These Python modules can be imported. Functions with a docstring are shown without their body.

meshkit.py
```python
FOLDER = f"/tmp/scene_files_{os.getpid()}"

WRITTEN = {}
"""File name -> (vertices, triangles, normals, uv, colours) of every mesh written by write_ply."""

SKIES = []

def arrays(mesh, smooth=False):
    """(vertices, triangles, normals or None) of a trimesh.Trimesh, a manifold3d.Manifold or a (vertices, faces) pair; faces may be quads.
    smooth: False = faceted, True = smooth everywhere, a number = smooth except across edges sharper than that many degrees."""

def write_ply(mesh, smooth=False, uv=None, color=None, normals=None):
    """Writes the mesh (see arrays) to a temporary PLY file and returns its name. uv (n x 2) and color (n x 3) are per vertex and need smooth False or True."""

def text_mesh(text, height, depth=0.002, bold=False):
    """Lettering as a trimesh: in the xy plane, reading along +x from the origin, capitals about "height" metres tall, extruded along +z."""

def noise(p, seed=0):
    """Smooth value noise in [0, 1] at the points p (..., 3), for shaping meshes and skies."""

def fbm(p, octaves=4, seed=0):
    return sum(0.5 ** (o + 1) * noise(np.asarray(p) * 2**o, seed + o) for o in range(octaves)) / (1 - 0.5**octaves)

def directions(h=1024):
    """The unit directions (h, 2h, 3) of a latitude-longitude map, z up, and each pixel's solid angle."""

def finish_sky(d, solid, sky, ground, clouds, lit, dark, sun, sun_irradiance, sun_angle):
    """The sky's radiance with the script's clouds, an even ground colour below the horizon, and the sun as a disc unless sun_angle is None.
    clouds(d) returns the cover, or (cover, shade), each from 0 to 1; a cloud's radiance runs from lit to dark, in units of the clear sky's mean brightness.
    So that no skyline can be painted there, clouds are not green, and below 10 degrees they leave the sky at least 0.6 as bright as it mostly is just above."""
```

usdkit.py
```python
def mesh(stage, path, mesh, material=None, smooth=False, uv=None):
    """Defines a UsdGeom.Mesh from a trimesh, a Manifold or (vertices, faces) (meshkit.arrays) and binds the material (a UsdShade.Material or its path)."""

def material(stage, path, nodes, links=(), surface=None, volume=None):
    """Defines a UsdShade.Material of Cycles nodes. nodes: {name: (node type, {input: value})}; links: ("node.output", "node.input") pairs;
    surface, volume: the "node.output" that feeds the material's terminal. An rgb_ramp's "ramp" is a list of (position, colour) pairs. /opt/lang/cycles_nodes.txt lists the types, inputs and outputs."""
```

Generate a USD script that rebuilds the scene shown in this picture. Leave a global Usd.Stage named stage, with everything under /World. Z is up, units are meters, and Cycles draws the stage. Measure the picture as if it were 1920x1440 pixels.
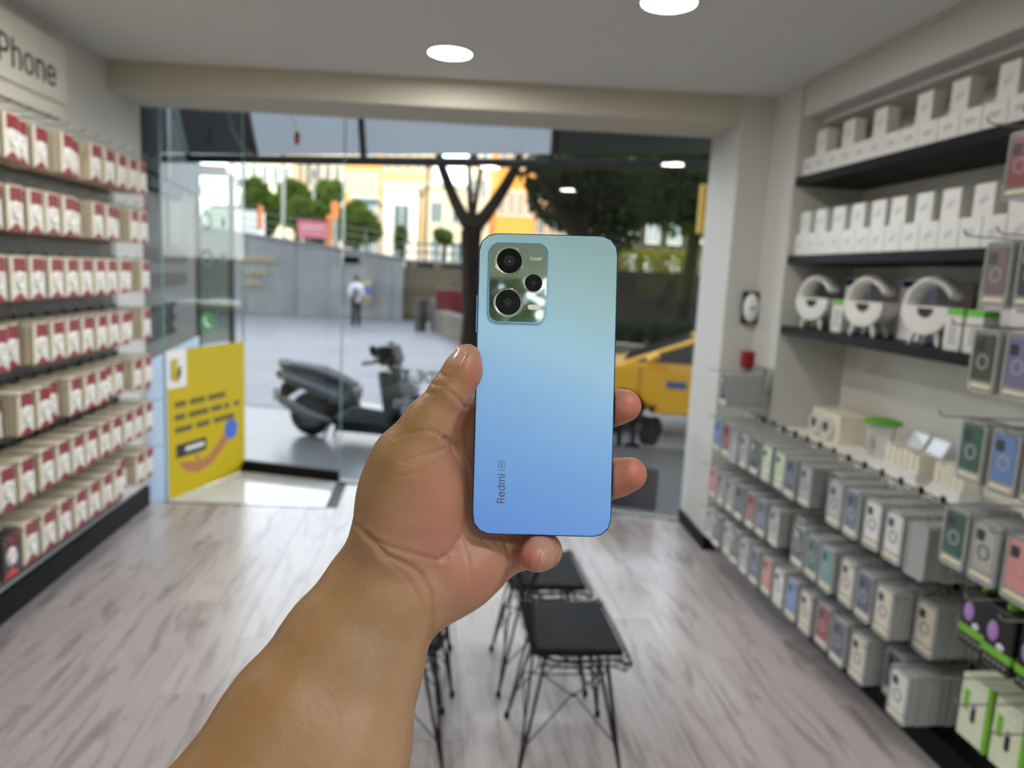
import math, random
import numpy as np
import trimesh
import manifold3d as m3
import usdkit, meshkit
from pxr import Usd, UsdGeom, UsdShade, UsdLux, Gf, Sdf, Vt

stage = Usd.Stage.CreateInMemory()
UsdGeom.SetStageUpAxis(stage, 'Z')
UsdGeom.SetStageMetersPerUnit(stage, 1.0)
World = UsdGeom.Xform.Define(stage, '/World')
stage.SetDefaultPrim(World.GetPrim())
UsdGeom.Scope.Define(stage, '/World/Looks')
rng = np.random.default_rng(7)
random.seed(7)

# ------------------------------------------------------------------ camera
EYE = np.array([0.0, 0.0, 1.65])
FPX = 1385.0
_f = np.array([-145.0, 212.0, FPX]); _f /= np.linalg.norm(_f)
_u = np.array([458.0, 9050.0, -1385.0]); _u /= np.linalg.norm(_u)
_u -= _u.dot(_f) * _f; _u /= np.linalg.norm(_u)
_r = np.cross(_f, _u)
if _r[0] < 0: _r = -_r
ROT = np.stack([_r, _f, _u])          # world axes written in camera (right, up, forward)
CAM_R, CAM_U, CAM_F = ROT[:, 0], ROT[:, 1], ROT[:, 2]
cam = UsdGeom.Camera.Define(stage, '/World/camera')
cam.CreateHorizontalApertureAttr(36.0); cam.CreateVerticalApertureAttr(27.0)
cam.CreateFocalLengthAttr(36.0 * FPX / 1920)
cam.CreateFStopAttr(7.6); cam.CreateFocusDistanceAttr(0.398)
cam.CreateClippingRangeAttr(Gf.Vec2f(0.02, 1000))
cam.CreateExposureAttr(1.0)
cm = np.eye(4); cm[:3, 0] = CAM_R; cm[:3, 1] = CAM_U; cm[:3, 2] = -CAM_F; cm[:3, 3] = EYE
cam.AddTransformOp().Set(Gf.Matrix4d(cm.T.tolist()))

def at(px, py, **k):
    """the point of a plane (x=, y= or z=) that stands at a place in the photograph"""
    d = ROT @ np.array([px - 960, 720 - py, FPX])
    (a, v), = k.items(); i = 'xyz'.index(a)
    return EYE + d * ((v - EYE[i]) / d[i])

# ------------------------------------------------------------------ sky, sun
SKY_STRENGTH = 0.27
usdkit.material(stage, '/World/Looks/sky', {
    'sky': ('sky_texture', {'sky_type': 'multiple_scattering', 'sun_disc': False, 'sun_elevation': math.radians(24), 'sun_rotation': math.radians(200), 'sun_intensity': 0.0}),
    # thin high cloud takes most of the blue out of the evening sky
    'h': ('hsv', {'saturation': 0.30}), 'tc': ('texture_coordinate', {}), 'n': ('noise_texture', {'scale': 2.2, 'detail': 5.0}), 'r': ('rgb_ramp', {'ramp': [(0.4, (0.85, 0.85, 0.86)), (0.65, (1.25, 1.22, 1.18))]}), 'm': ('mix', {'mix_type': 'multiply', 'fac': 1.0}),
    'bg': ('background_shader', {'strength': SKY_STRENGTH})}, [('sky.color', 'h.color'), ('tc.generated', 'n.vector'), ('n.fac', 'r.fac'), ('h.color', 'm.color1'), ('r.color', 'm.color2'), ('m.color', 'bg.color')], surface='bg.background')
dome = UsdLux.DomeLight.Define(stage, '/World/sky_dome')
dome.CreateIntensityAttr(1.0)
UsdShade.MaterialBindingAPI.Apply(dome.GetPrim()).Bind(UsdShade.Material.Get(stage, '/World/Looks/sky'))
sun = UsdLux.DistantLight.Define(stage, '/World/sun')
sun.CreateAngleAttr(0.6); sun.CreateIntensityAttr(5.6); sun.CreateColorAttr(Gf.Vec3f(1.0, 0.72, 0.42))
# low evening sun from behind the shop: the street lies in the shop building's shade
_sd = np.array([0.84, 0.46, -0.40]); _sd /= np.linalg.norm(_sd)
_z = -_sd; _x = np.cross([0, 0, 1], _z); _x /= np.linalg.norm(_x); _y = np.cross(_z, _x)
sm = np.eye(4); sm[:3, 0] = _x; sm[:3, 1] = _y; sm[:3, 2] = _z
sun.AddTransformOp().Set(Gf.Matrix4d(sm.T.tolist()))

# ------------------------------------------------------------------ helpers
def srgb(r, g=None, b=None):
    c = np.array([r, r, r] if g is None else [r, g, b], float) / 255
    return tuple(np.where(c <= 0.04045, c / 12.92, ((c + 0.055) / 1.055) ** 2.4))

M = {}
def mat(name, color, rough=0.5, metal=0.0, spec=0.5, noise=None, bump=None, coat=0.0, **kw):
    """noise=(scale, colour2, stretch); bump=(scale, strength)"""
    nodes = {'p': ('principled_bsdf', dict(base_color=color, roughness=rough, metallic=metal, specular_ior_level=spec, coat_weight=coat, **kw))}
    links = []
    if noise or bump:
        nodes['tc'] = ('texture_coordinate', {})
    if noise:
        sc, c2 = noise[0], noise[1]
        st = noise[2] if len(noise) > 2 else (1, 1, 1)
        nodes['mp'] = ('mapping', {'scale': st})
        nodes['n'] = ('noise_texture', {'scale': sc, 'detail': 4.0, 'roughness': 0.6})
        nodes['rm'] = ('rgb_ramp', {'ramp': [(0.35, color), (0.65, c2)]})
        links += [('tc.object', 'mp.vector'), ('mp.vector', 'n.vector'), ('n.fac', 'rm.fac'), ('rm.color', 'p.base_color')]
    if bump:
        nodes['bn'] = ('noise_texture', {'scale': bump[0], 'detail': 3.0})
        nodes['b'] = ('bump', {'strength': bump[1], 'distance': 0.01})
        links += [('tc.object', 'bn.vector'), ('bn.fac', 'b.height'), ('b.normal', 'p.normal')]
    M[name] = usdkit.material(stage, '/World/Looks/' + name, nodes, links, surface='p.BSDF')
    return M[name]

_names = {}
def numbered(parent, name):
    k = (parent, name); n = _names.get(k, 0); _names[k] = n + 1
    return name if n == 0 else f'{name}_{n:03d}'

def tagp(p, label=None, cat=None, group=None, kind=None):
    for k, v in (('label', label), ('category', cat), ('group', group), ('kind', kind)):
        if v: p.SetCustomDataByKey(k, v)
    return p

def matrix(loc=(0, 0, 0), rz=0.0, axes=None, s=1.0):
    m = np.eye(4)
    if axes is not None: m[:3, :3] = np.stack(axes, 1)
    else:
        c, sn = math.cos(rz), math.sin(rz); m[:2, :2] = [[c, -sn], [sn, c]]
    m[:3, :3] = m[:3, :3] * s; m[:3, 3] = loc
    return m

def thing(name, label, cat, group=None, m=None, kind=None):
    x = UsdGeom.Xform.Define(stage, '/World/' + numbered('/World', name))
    if m is not None: x.AddTransformOp().Set(Gf.Matrix4d(np.asarray(m).T.tolist()))
    return tagp(x.GetPrim(), label, cat, group, kind)

def part(parent, name, mesh, material, label=None, smooth=False, kind=None):
    pp = str(parent.GetPath())
    g = usdkit.mesh(stage, pp + '/' + numbered(pp, name), mesh, M[material], smooth=smooth)
    return tagp(g.GetPrim(), label, None, None, kind)

def solo(name, mesh, material, label, cat, group=None, smooth=False, kind=None):
    g = usdkit.mesh(stage, '/World/' + numbered('/World', name), mesh, M[material], smooth=smooth)
    return tagp(g.GetPrim(), label, cat, group, kind)

def struct(name, mesh, material, smooth=False):
    return solo(name, mesh, material, None, None, kind='structure', smooth=smooth)

def copy(src, m, label, group=None, cat=None, name=None):
    base = name or src.GetName().rstrip('0123456789').rstrip('_')
    x = UsdGeom.Xform.Define(stage, '/World/' + numbered('/World', base))
    p = x.GetPrim()
    p.GetReferences().AddInternalReference(src.GetPath())
    x.ClearXformOpOrder(); x.MakeMatrixXform().Set(Gf.Matrix4d(np.asarray(m).T.tolist()))
    p.SetInstanceable(True)
    tagp(p, label, cat or src.GetCustomDataByKey('category'), group or src.GetCustomDataByKey('group'))
    return p

cat_ = trimesh.util.concatenate
def box(x0, x1, y0, y1, z0, z1):
    b = trimesh.creation.box((x1 - x0, y1 - y0, z1 - z0)); b.apply_translation(((x0 + x1) / 2, (y0 + y1) / 2, (z0 + z1) / 2)); return b

def cbox(x0, x1, y0, y1, z0, z1, c=0.003):
    """a box with chamfered edges"""
    pts = []
    for sx in (0, 1):
        for sy in (0, 1):
            for sz in (0, 1):
                X, Y, Z = (x0, x1)[sx], (y0, y1)[sy], (z0, z1)[sz]
                dx, dy, dz = (c, -c)[sx], (c, -c)[sy], (c, -c)[sz]
                pts += [(X, Y + dy, Z + dz), (X + dx, Y, Z + dz), (X + dx, Y + dy, Z)]
    return trimesh.convex.convex_hull(np.array(pts))

def tube(pts, r, sides=8, closed=False):
    p = np.asarray(pts, float); n = len(p)
    t = (np.roll(p, -1, 0) - np.roll(p, 1, 0)) if closed else np.gradient(p, axis=0)
    t /= np.linalg.norm(t, axis=1, keepdims=True) + 1e-12
    a = np.zeros_like(p); ref = np.array([0, 0, 1.0]) if abs(t[0, 2]) < 0.9 else np.array([1.0, 0, 0])
    v = np.cross(t[0], ref)
    for i in range(n):
        v = v - v.dot(t[i]) * t[i]; v /= np.linalg.norm(v) + 1e-12; a[i] = v
    b = np.cross(t, a); ang = np.arange(sides) * 2 * np.pi / sides
    rr = np.broadcast_to(np.asarray(r, float), (n,))
    V = (p[:, None] + rr[:, None, None] * (np.cos(ang)[None, :, None] * a[:, None] + np.sin(ang)[None, :, None] * b[:, None])).reshape(-1, 3)
    F = []
    m = n if closed else n - 1
    for i in range(m):
        for j in range(sides):
            k, i2 = (j + 1) % sides, (i + 1) % n
            F += [(i * sides + j, i * sides + k, i2 * sides + k), (i * sides + j, i2 * sides + k, i2 * sides + j)]
    if not closed:
        V = np.vstack([V, p[0], p[-1]]); c0, c1 = len(V) - 2, len(V) - 1
        for j in range(sides):
            k = (j + 1) % sides
            F += [(c0, k, j), (c1, (n - 1) * sides + j, (n - 1) * sides + k)]
    return trimesh.Trimesh(V, F, process=False)

def lathe(profile, seg=24):
    m = trimesh.creation.revolve(np.asarray(profile, float), sections=seg); return m

def prism(poly, z0, z1):
    from shapely.geometry import Polygon
    g = poly if hasattr(poly, 'exterior') else Polygon(poly)
    e = trimesh.creation.extrude_polygon(g, z1 - z0, engine='earcut'); e.apply_translation((0, 0, z0)); return e

def rrect(w, h, r, n=6):
    from shapely.geometry import box as sbox
    return sbox(-w / 2 + r, -h / 2 + r, w / 2 - r, h / 2 - r).buffer(r, quad_segs=n)

def xf(mesh, m):
    mesh = mesh.copy(); mesh.apply_transform(m); return mesh

def rounded(points_r, seg=12):
    """hull of spheres [(point, radius)]"""
    return m3.Manifold.batch_hull([m3.Manifold.sphere(r, seg).translate(tuple(map(float, p))) for p, r in points_r])

ORD = ['first', 'second', 'third', 'fourth', 'fifth', 'sixth', 'seventh', 'eighth', 'ninth', 'tenth', 'eleventh', 'twelfth', 'thirteenth', 'fourteenth', 'fifteenth', 'sixteenth', 'seventeenth']
# ------------------------------------------------------------------ materials of the room
mat('wall_paint', srgb(200, 199, 193), 0.6, bump=(60, 0.03))
mat('ceiling_paint', srgb(212, 211, 209), 0.8, bump=(40, 0.03))
mat('beam_paint', srgb(192, 187, 172), 0.7, bump=(30, 0.04))
mat('white_board', srgb(226, 224, 218), 0.4)
mat('black_board', srgb(20, 20, 22), 0.6, spec=0.15)
mat('shelf_black', srgb(20, 19, 21), 0.55, spec=0.15)
mat('counter_white', srgb(240, 237, 226), 0.35)
mat('wire_dark', srgb(44, 44, 44), 0.4, metal=0.4)
mat('wire_grey', srgb(150, 148, 142), 0.3, metal=0.6)
mat('bracket_black', srgb(14, 14, 15), 0.6, spec=0.2)
mat('wall_shade_brown', srgb(92, 84, 82), 0.8)
mat('stone_white', srgb(226, 228, 228), 0.12, noise=(6, srgb(206, 208, 210)))
mat('concrete', srgb(120, 120, 120), 0.8, noise=(2, srgb(100, 100, 102)), bump=(20, 0.2))
E_LAMP = 66.0
M['lamp_glow'] = usdkit.material(stage, '/World/Looks/lamp_glow', {'e': ('emission', {'color': (1.0, 0.975, 0.935), 'strength': E_LAMP})}, surface='e.emission')
# window glass: mostly clear, reflecting by angle
def pane_mat(name, tint, rough=0.0, ior=1.5):
    M[name] = usdkit.material(stage, '/World/Looks/' + name, {'t': ('transparent_bsdf', {'color': tint}), 'g': ('glossy_bsdf', {'color': (1, 1, 1), 'roughness': rough}), 'f': ('fresnel', {'IOR': ior}), 'ge': ('geometry', {}), 'iv': ('math', {'math_type': 'subtract', 'value1': 1.0}), 'mu': ('math', {'math_type': 'multiply'}), 'm': ('mix_closure', {})},
        [('ge.backfacing', 'iv.value2'), ('iv.value', 'mu.value1'), ('f.fac', 'mu.value2'), ('mu.value', 'm.fac'), ('t.BSDF', 'm.closure1'), ('g.BSDF', 'm.closure2')], surface='m.closure')
pane_mat('glass', (0.95, 0.97, 0.965))
pane_mat('glass_film', (0.62, 0.68, 0.62))
mat('glass_edge', srgb(150, 190, 180), 0.15, transmission_weight=0.3)

# floor boards: pale washed wood with darker streaks running along the room
def board_mat(name, c1, c2, c3, off):
    M[name] = usdkit.material(stage, '/World/Looks/' + name, {
        'tc': ('texture_coordinate', {}), 'mp': ('mapping', {'location': off, 'scale': (8.0, 1.0, 1.0)}), 'mp2': ('mapping', {'location': off, 'scale': (40.0, 1.6, 1.0)}),
        'n': ('noise_texture', {'scale': 1.6, 'detail': 6.0, 'roughness': 0.62, 'distortion': 1.3}), 'n2': ('noise_texture', {'scale': 1.0, 'detail': 5.0, 'roughness': 0.7}),
        'r': ('rgb_ramp', {'ramp': [(0.26, c3), (0.40, c2), (0.50, c1), (0.70, c1), (0.82, c2)]}), 'r2': ('rgb_ramp', {'ramp': [(0.3, (0.84, 0.82, 0.81)), (0.6, (1, 1, 1))]}),
        'mx': ('mix', {'mix_type': 'multiply', 'fac': 0.6}), 'p': ('principled_bsdf', {'roughness': 0.25, 'specular_ior_level': 0.5}), 'b': ('bump', {'strength': 0.06, 'distance': 0.002})},
        [('tc.object', 'mp.vector'), ('tc.object', 'mp2.vector'), ('mp.vector', 'n.vector'), ('mp2.vector', 'n2.vector'), ('n.fac', 'r.fac'), ('n2.fac', 'r2.fac'), ('r.color', 'mx.color1'), ('r2.color', 'mx.color2'), ('mx.color', 'p.base_color'), ('n2.fac', 'b.height'), ('b.normal', 'p.normal')], surface='p.BSDF')
for i, (a, b, c) in enumerate([((186, 178, 176), (166, 156, 154), (134, 123, 118)), ((178, 171, 169), (158, 148, 145), (128, 117, 113)), ((192, 186, 184), (174, 166, 164), (142, 131, 127)), ((180, 171, 170), (154, 145, 144), (132, 121, 118))]):
    board_mat(f'board_{"abcd"[i]}', srgb(*a), srgb(*b), srgb(*c), (3.7 * i, 1.3 * i, 0.0))
mat('floor_base', srgb(90, 84, 82), 0.7)

# the line of the shop window
GA, GB = np.array([-1.46, 5.92]), np.array([1.77, 4.85])          # the glass front stands askew to the room
GT = (GB - GA) / np.linalg.norm(GB - GA); GN = np.array([-GT[1], GT[0]])
def gy(x): return GA[1] + (x - GA[0]) * (GB[1] - GA[1]) / (GB[0] - GA[0])
def ty(x): return 5.09 - 0.066 * (x + 1.85)        # the inner threshold and the outer face of the beam
def at_glass(px, py):
    d = ROT @ np.array([px - 960, 720 - py, FPX]); return EYE + d * ((GA - EYE[:2]) @ GN) / (d[:2] @ GN)

fl = struct('floor', prism([(-2.05, -3.2), (2.5, -3.2), (2.5, gy(2.5)), (-0.69, gy(-0.69)), (-0.69, ty(-0.69)), (-2.05, ty(-2.05))], -0.12, -0.008), 'floor_base')
k = 0
for ci, x0 in enumerate(np.arange(-1.96, 1.96, 0.192)):
    y = -3.2 + (ci * 0.437) % 1.25 - 1.25
    while y < 5.9:
        a, b = max(y, -3.2), min(y + 1.25, (gy(x0 + 0.14) if x0 > -0.72 else ty(x0 + 0.1)) - 0.012)
        if b - a > 0.06:
            part(fl, 'plank', cbox(x0 + 0.0006, x0 + 0.1914, a + 0.0006, b - 0.0006, -0.008, 0.0, 0.0009), 'board_' + 'abcd'[int(rng.integers(4))])
        y += 1.25

ZC = 2.74
struct('ceiling', box(-2.1, 2.55, -3.25, 4.9, ZC, ZC + 0.16), 'ceiling_paint')
struct('ceiling_entrance', prism([(-2.06, 4.9), (2.5, 4.6), (2.5, gy(2.5) + .04), (-1.5, gy(-1.5) + .04), (-2.06, gy(-1.5))], 2.93, 3.02), 'ceiling_paint')
struct('wall_left', box(-2.05, -1.885, -3.2, ty(-1.9), -0.12, ZC), 'wall_paint')
struct('trim_1', prism([(-1.885, 4.62), (1.76, 4.31), (1.95, 4.30), (1.95, ty(1.95) - .06), (-1.885, ty(-1.885))], 2.585, ZC - 0.001), 'beam_paint')
struct('wall_front_right', prism([(1.74, 4.30), (2.5, 4.30), (2.5, 5.0), (1.775, 4.86)], -0.12, ZC), 'wall_paint')
struct('baseboard_front_right', prism([(1.73, 4.285), (1.90, 4.285), (1.90, 4.30), (1.74, 4.30), (1.772, 4.84), (1.757, 4.84)], 0.0, 0.09), 'black_board')
struct('wall_niche_end', box(1.93, 2.5, 3.97, 4.30, -0.12, ZC), 'wall_paint')
mat('niche_paint', srgb(232, 229, 220), 0.55)
struct('wall_right_back', box(2.34, 2.5, -3.2, 3.97, -0.12, ZC), 'niche_paint')
struct('wall_right', box(1.945, 2.34, -3.2, 2.06, -0.12, 2.56), 'wall_paint')
struct('trim_2', cat_([box(1.95, 2.34, -3.2, 3.97, 2.565, ZC)]), 'wall_paint')
struct('trim_3', cbox(2.06, 2.34, 2.06, 3.97, 2.543, 2.565, 0.003), 'white_board')
struct('trim_4', cbox(1.928, 1.955, -3.2, 3.97, 2.725, ZC, 0.004), 'beam_paint')
struct('wall_under_counter', box(1.95, 2.34, 2.06, 3.97, -0.12, 0.822), 'white_board')
struct('wall_shade_left', box(-1.885, -1.878, 1.9, 4.60, 0.14, 2.20), 'wall_shade_brown')  # dark sheet standing in for shade on the white wall between the rows
struct('baseboard_left', cbox(-1.885, -1.855, -3.2, ty(-1.87) - 0.06, 0.0, 0.13, 0.002), 'black_board')
struct('baseboard_right', cbox(1.835, 1.95, -3.2, 4.08, 0.0, 0.10, 0.002), 'black_board')
# rear of the shop: a wide window on to a lawn
W1, W2 = -1.5, 1.7
struct('wall_rear', cat_([box(-2.05, W1, -2.45, -2.3, -0.12, ZC), box(W2, 2.5, -2.45, -2.3, -0.12, ZC), box(W1, W2, -2.45, -2.3, -0.12, 1.35), box(W1, W2, -2.45, -2.3, 2.70, ZC)]), 'wall_paint')
wn = thing('window_1', None, None, kind='structure')
part(wn, 'window_frame', cat_([box(W1, W2, -2.41, -2.34, 1.35, 1.40), box(W1, W2, -2.41, -2.34, 2.65, 2.70), box(W1, W1 + .05, -2.41, -2.34, 1.40, 2.65), box(W2 - .05, W2, -2.41, -2.34, 1.40, 2.65), box(0.08, 0.12, -2.41, -2.34, 1.40, 2.65)]), 'white_board')
for a, b in ((W1 + .05, .08), (.12, W2 - .05)): part(wn, 'pane', box(a, b, -2.38, -2.374, 1.40, 2.65), 'glass')

# shop window: the fixed sheet of glass right of the doorway
def along(x0, x1, off, th, z0, z1):
    p0 = np.array([x0, gy(x0)]) + GN * off; p1 = np.array([x1, gy(x1)]) + GN * off; q1, q0 = p1 + GN * th, p0 + GN * th
    return prism([p0, p1, q1, q0], z0, z1)
sw = thing('window_2', None, None, kind='structure')
part(sw, 'pane', along(-0.675, 1.772, -0.005, 0.010, 0.012, 2.92), 'glass')
part(sw, 'edge_strip', along(-0.681, -0.675, -0.006, 0.012, 0.012, 2.92), 'glass_edge')
part(sw, 'floor_channel', along(-0.68, 1.775, -0.018, 0.036, -0.008, 0.012), 'wire_grey')
dr = thing('door_1', None, None, kind='structure')
part(dr, 'leaf', along(-1.45, -0.687, -0.005, 0.010, 0.09, 2.92), 'glass')
part(dr, 'bottom_rail', along(-1.47, -0.684, -0.02, 0.04, -0.002, 0.085), 'bracket_black')
part(dr, 'pivot', along(-1.53, -1.44, -0.05, 0.07, -0.002, 0.06), 'bracket_black')

# ceiling lamps
_c = at(40, 13, z=ZC)
solo('ceiling_fitting', lathe([(0, -0.012), (0.012, -0.012), (0.016, 0), (0, 0)], 14).apply_translation(tuple(_c)), 'bracket_black', 'tiny dark round fitting on the ceiling in the upper left corner', 'fitting')
def lamp(x, y, label):
    t = thing('ceiling_lamp', label, 'lamp', 'round ceiling panel lamps', matrix((x, y, ZC)))
    part(t, 'rim', lathe([(0.104, 0.0), (0.118, 0.0), (0.118, -0.007), (0.114, -0.012), (0.104, -0.012)], 40), 'white_board', smooth=40)
    part(t, 'diffuser', lathe([(0, -0.009), (0.104, -0.009), (0.104, -0.003), (0, -0.003)], 40), 'lamp_glow')
lamp(0.04, 3.92, 'round white ceiling lamp near the beam, the whole lamp in view')
lamp(0.875, 3.0, 'round white ceiling lamp cut off by the top edge of the photo')
for x, y, l in ((-1.05, 1.31, 'above the left wall packs, left of the viewer'), (-1.0, 3.2, 'above the packs near the left end of the beam'), (0.56, -0.34, 'behind the viewer on the right, added to light the phone'), (0.7, -1.3, 'added at the rear of the shop to light the phone')):  # the last two are unseen lamps added to brighten the telephone
    lamp(x, y, 'round white ceiling lamp ' + l)
# ------------------------------------------------------------------ left wall: sign, wire grid, hooks and packs
mat('sign_white', srgb(214, 212, 200), 0.45)
mat('sign_text', srgb(44, 54, 42), 0.5)
sg = thing('wall_sign', 'white sign board with large dark lettering above the hanging packs', 'sign')
part(sg, 'board', cbox(-1.885, -1.845, 2.6, 4.06, 2.37, 2.66, 0.004), 'sign_white')
part(sg, 'lower_ledge', cbox(-1.885, -1.86, 2.6, 4.04, 2.30, 2.37, 0.003), 'sign_white')
TL = np.array([[0, 0, 1, 0], [1, 0, 0, 0], [0, 1, 0, 0], [0, 0, 0, 1.0]])       # text reading along +y, facing +x
def text_left(s, h, x, y, z, bold=False, d=0.003):
    m = TL.copy(); m[:3, 3] = (x, y, z); return xf(meshkit.text_mesh(s, h, d, bold), m)
_t = text_left('iPhone', 0.122, -1.845, 0, 2.435); _t.apply_translation((0, 3.945 - _t.bounds[1][1], 0)); part(sg, 'lettering', _t, 'sign_text')

LX = -1.862
def grid_panel(name, label, x, y0, y1, z0, z1, pitch, hp_, material, r=0.0022):
    t = thing(name, label, 'wire grid')
    part(t, 'frame', cat_([tube([(x, y0, z0), (x, y1, z0), (x, y1, z1), (x, y0, z1)], 0.004, 6, closed=True)]), material)
    ws = [tube([(x, y, z0), (x, y, z1)], r, 5) for y in np.arange(y0 + pitch, y1 - .01, pitch)]
    part(t, 'upright_wires', cat_(ws), material, kind='stuff')
    part(t, 'cross_wires', cat_([tube([(x + 0.004, y0, z), (x + 0.004, y1, z)], r, 5) for z in np.arange(z0 + hp_, z1 - .01, hp_)]), material, kind='stuff')
    return t
grid_panel('wire_grid', 'dark wire grid on the left wall behind the red and white packs', LX, 1.9, 4.60, 0.16, 2.22, 0.036, 0.139, 'wire_grey')

# a hook: prong with raised tip, black backing clip
def make_hook(name, label, length, group, prong, sgn):
    """root at the origin, reaching along sgn * x"""
    t = thing(name, label, 'hook', group)
    part(t, 'prong', tube([(0, 0, 0), (sgn * (length - 0.02), 0, 0.004), (sgn * (length - 0.006), 0, 0.010), (sgn * length, 0, 0.022)], 0.0026, 6), prong)
    part(t, 'clip', cbox(min(0, sgn * 0.008), max(0, sgn * 0.008), -0.012, 0.012, -0.022, 0.012, 0.001), 'bracket_black')
    return t
# the common pack: cream card, red header, white coil, red chevron at the foot
mat('card_cream', srgb(218, 206, 180), 0.5)
mat('card_red', srgb(138, 34, 44), 0.45)
mat('card_pale', srgb(222, 218, 208), 0.45)
mat('card_dark_red', srgb(104, 24, 30), 0.5)
mat('coil_white', srgb(238, 236, 230), 0.3)
mat('blister', srgb(222, 220, 214), 0.18)
mat('card_black', srgb(40, 40, 43), 0.45)
mat('card_bright_red', srgb(206, 62, 58), 0.45)
PW, PH, PT = 0.118, 0.180, 0.0125
def make_pack(name, label, cat, group, dark=False):
    """front faces +x at x = 0, hangs from its top at z = 0"""
    t = thing(name, label, cat, group)
    w = PW / 2
    part(t, 'card', cbox(-PT, 0, -w, w, -PH, 0.0, 0.0012), 'card_black' if dark else 'card_cream')
    part(t, 'front_print', box(0, 0.0011, -w * 0.84, w * 0.96, -PH + 0.004, -0.004), 'card_black' if dark else 'card_pale')
    part(t, 'header', box(0.0011, 0.0022, -w * 0.62, w * 0.90, -0.064, -0.006), 'card_dark_red' if dark else 'card_red')
    ov = trimesh.creation.icosphere(2, 1.0); ov.apply_scale((0.006, 0.036, 0.040)); ov.apply_translation((0.0006, 0.004, -0.098))
    part(t, 'blister', ov, 'blister', smooth=True)
    part(t, 'coil', xf(trimesh.creation.torus(0.022, 0.0055, 20, 8), np.array([[0, 0, 1, 0.005], [1, 0, 0, 0.004], [0, 1.25, 0, -0.098], [0, 0, 0, 1.0]])), 'coil_white', smooth=True)
    ch = prism([(-w, -PH), (w, -PH), (0.004, -PH + 0.036)], 0, 0.0020)
    part(t, 'chevron', xf(ch, np.array([[0, 0, 1, 0], [1, 0, 0, 0], [0, 1, 0, 0], [0, 0, 0, 1.0]])), 'card_bright_red' if dark else 'card_red')
    return t
def pack_stack_mesh(n):
    return [cbox(-PT, 0, -PW / 2, PW / 2, -PH, 0.0, 0.0014)]

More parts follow.
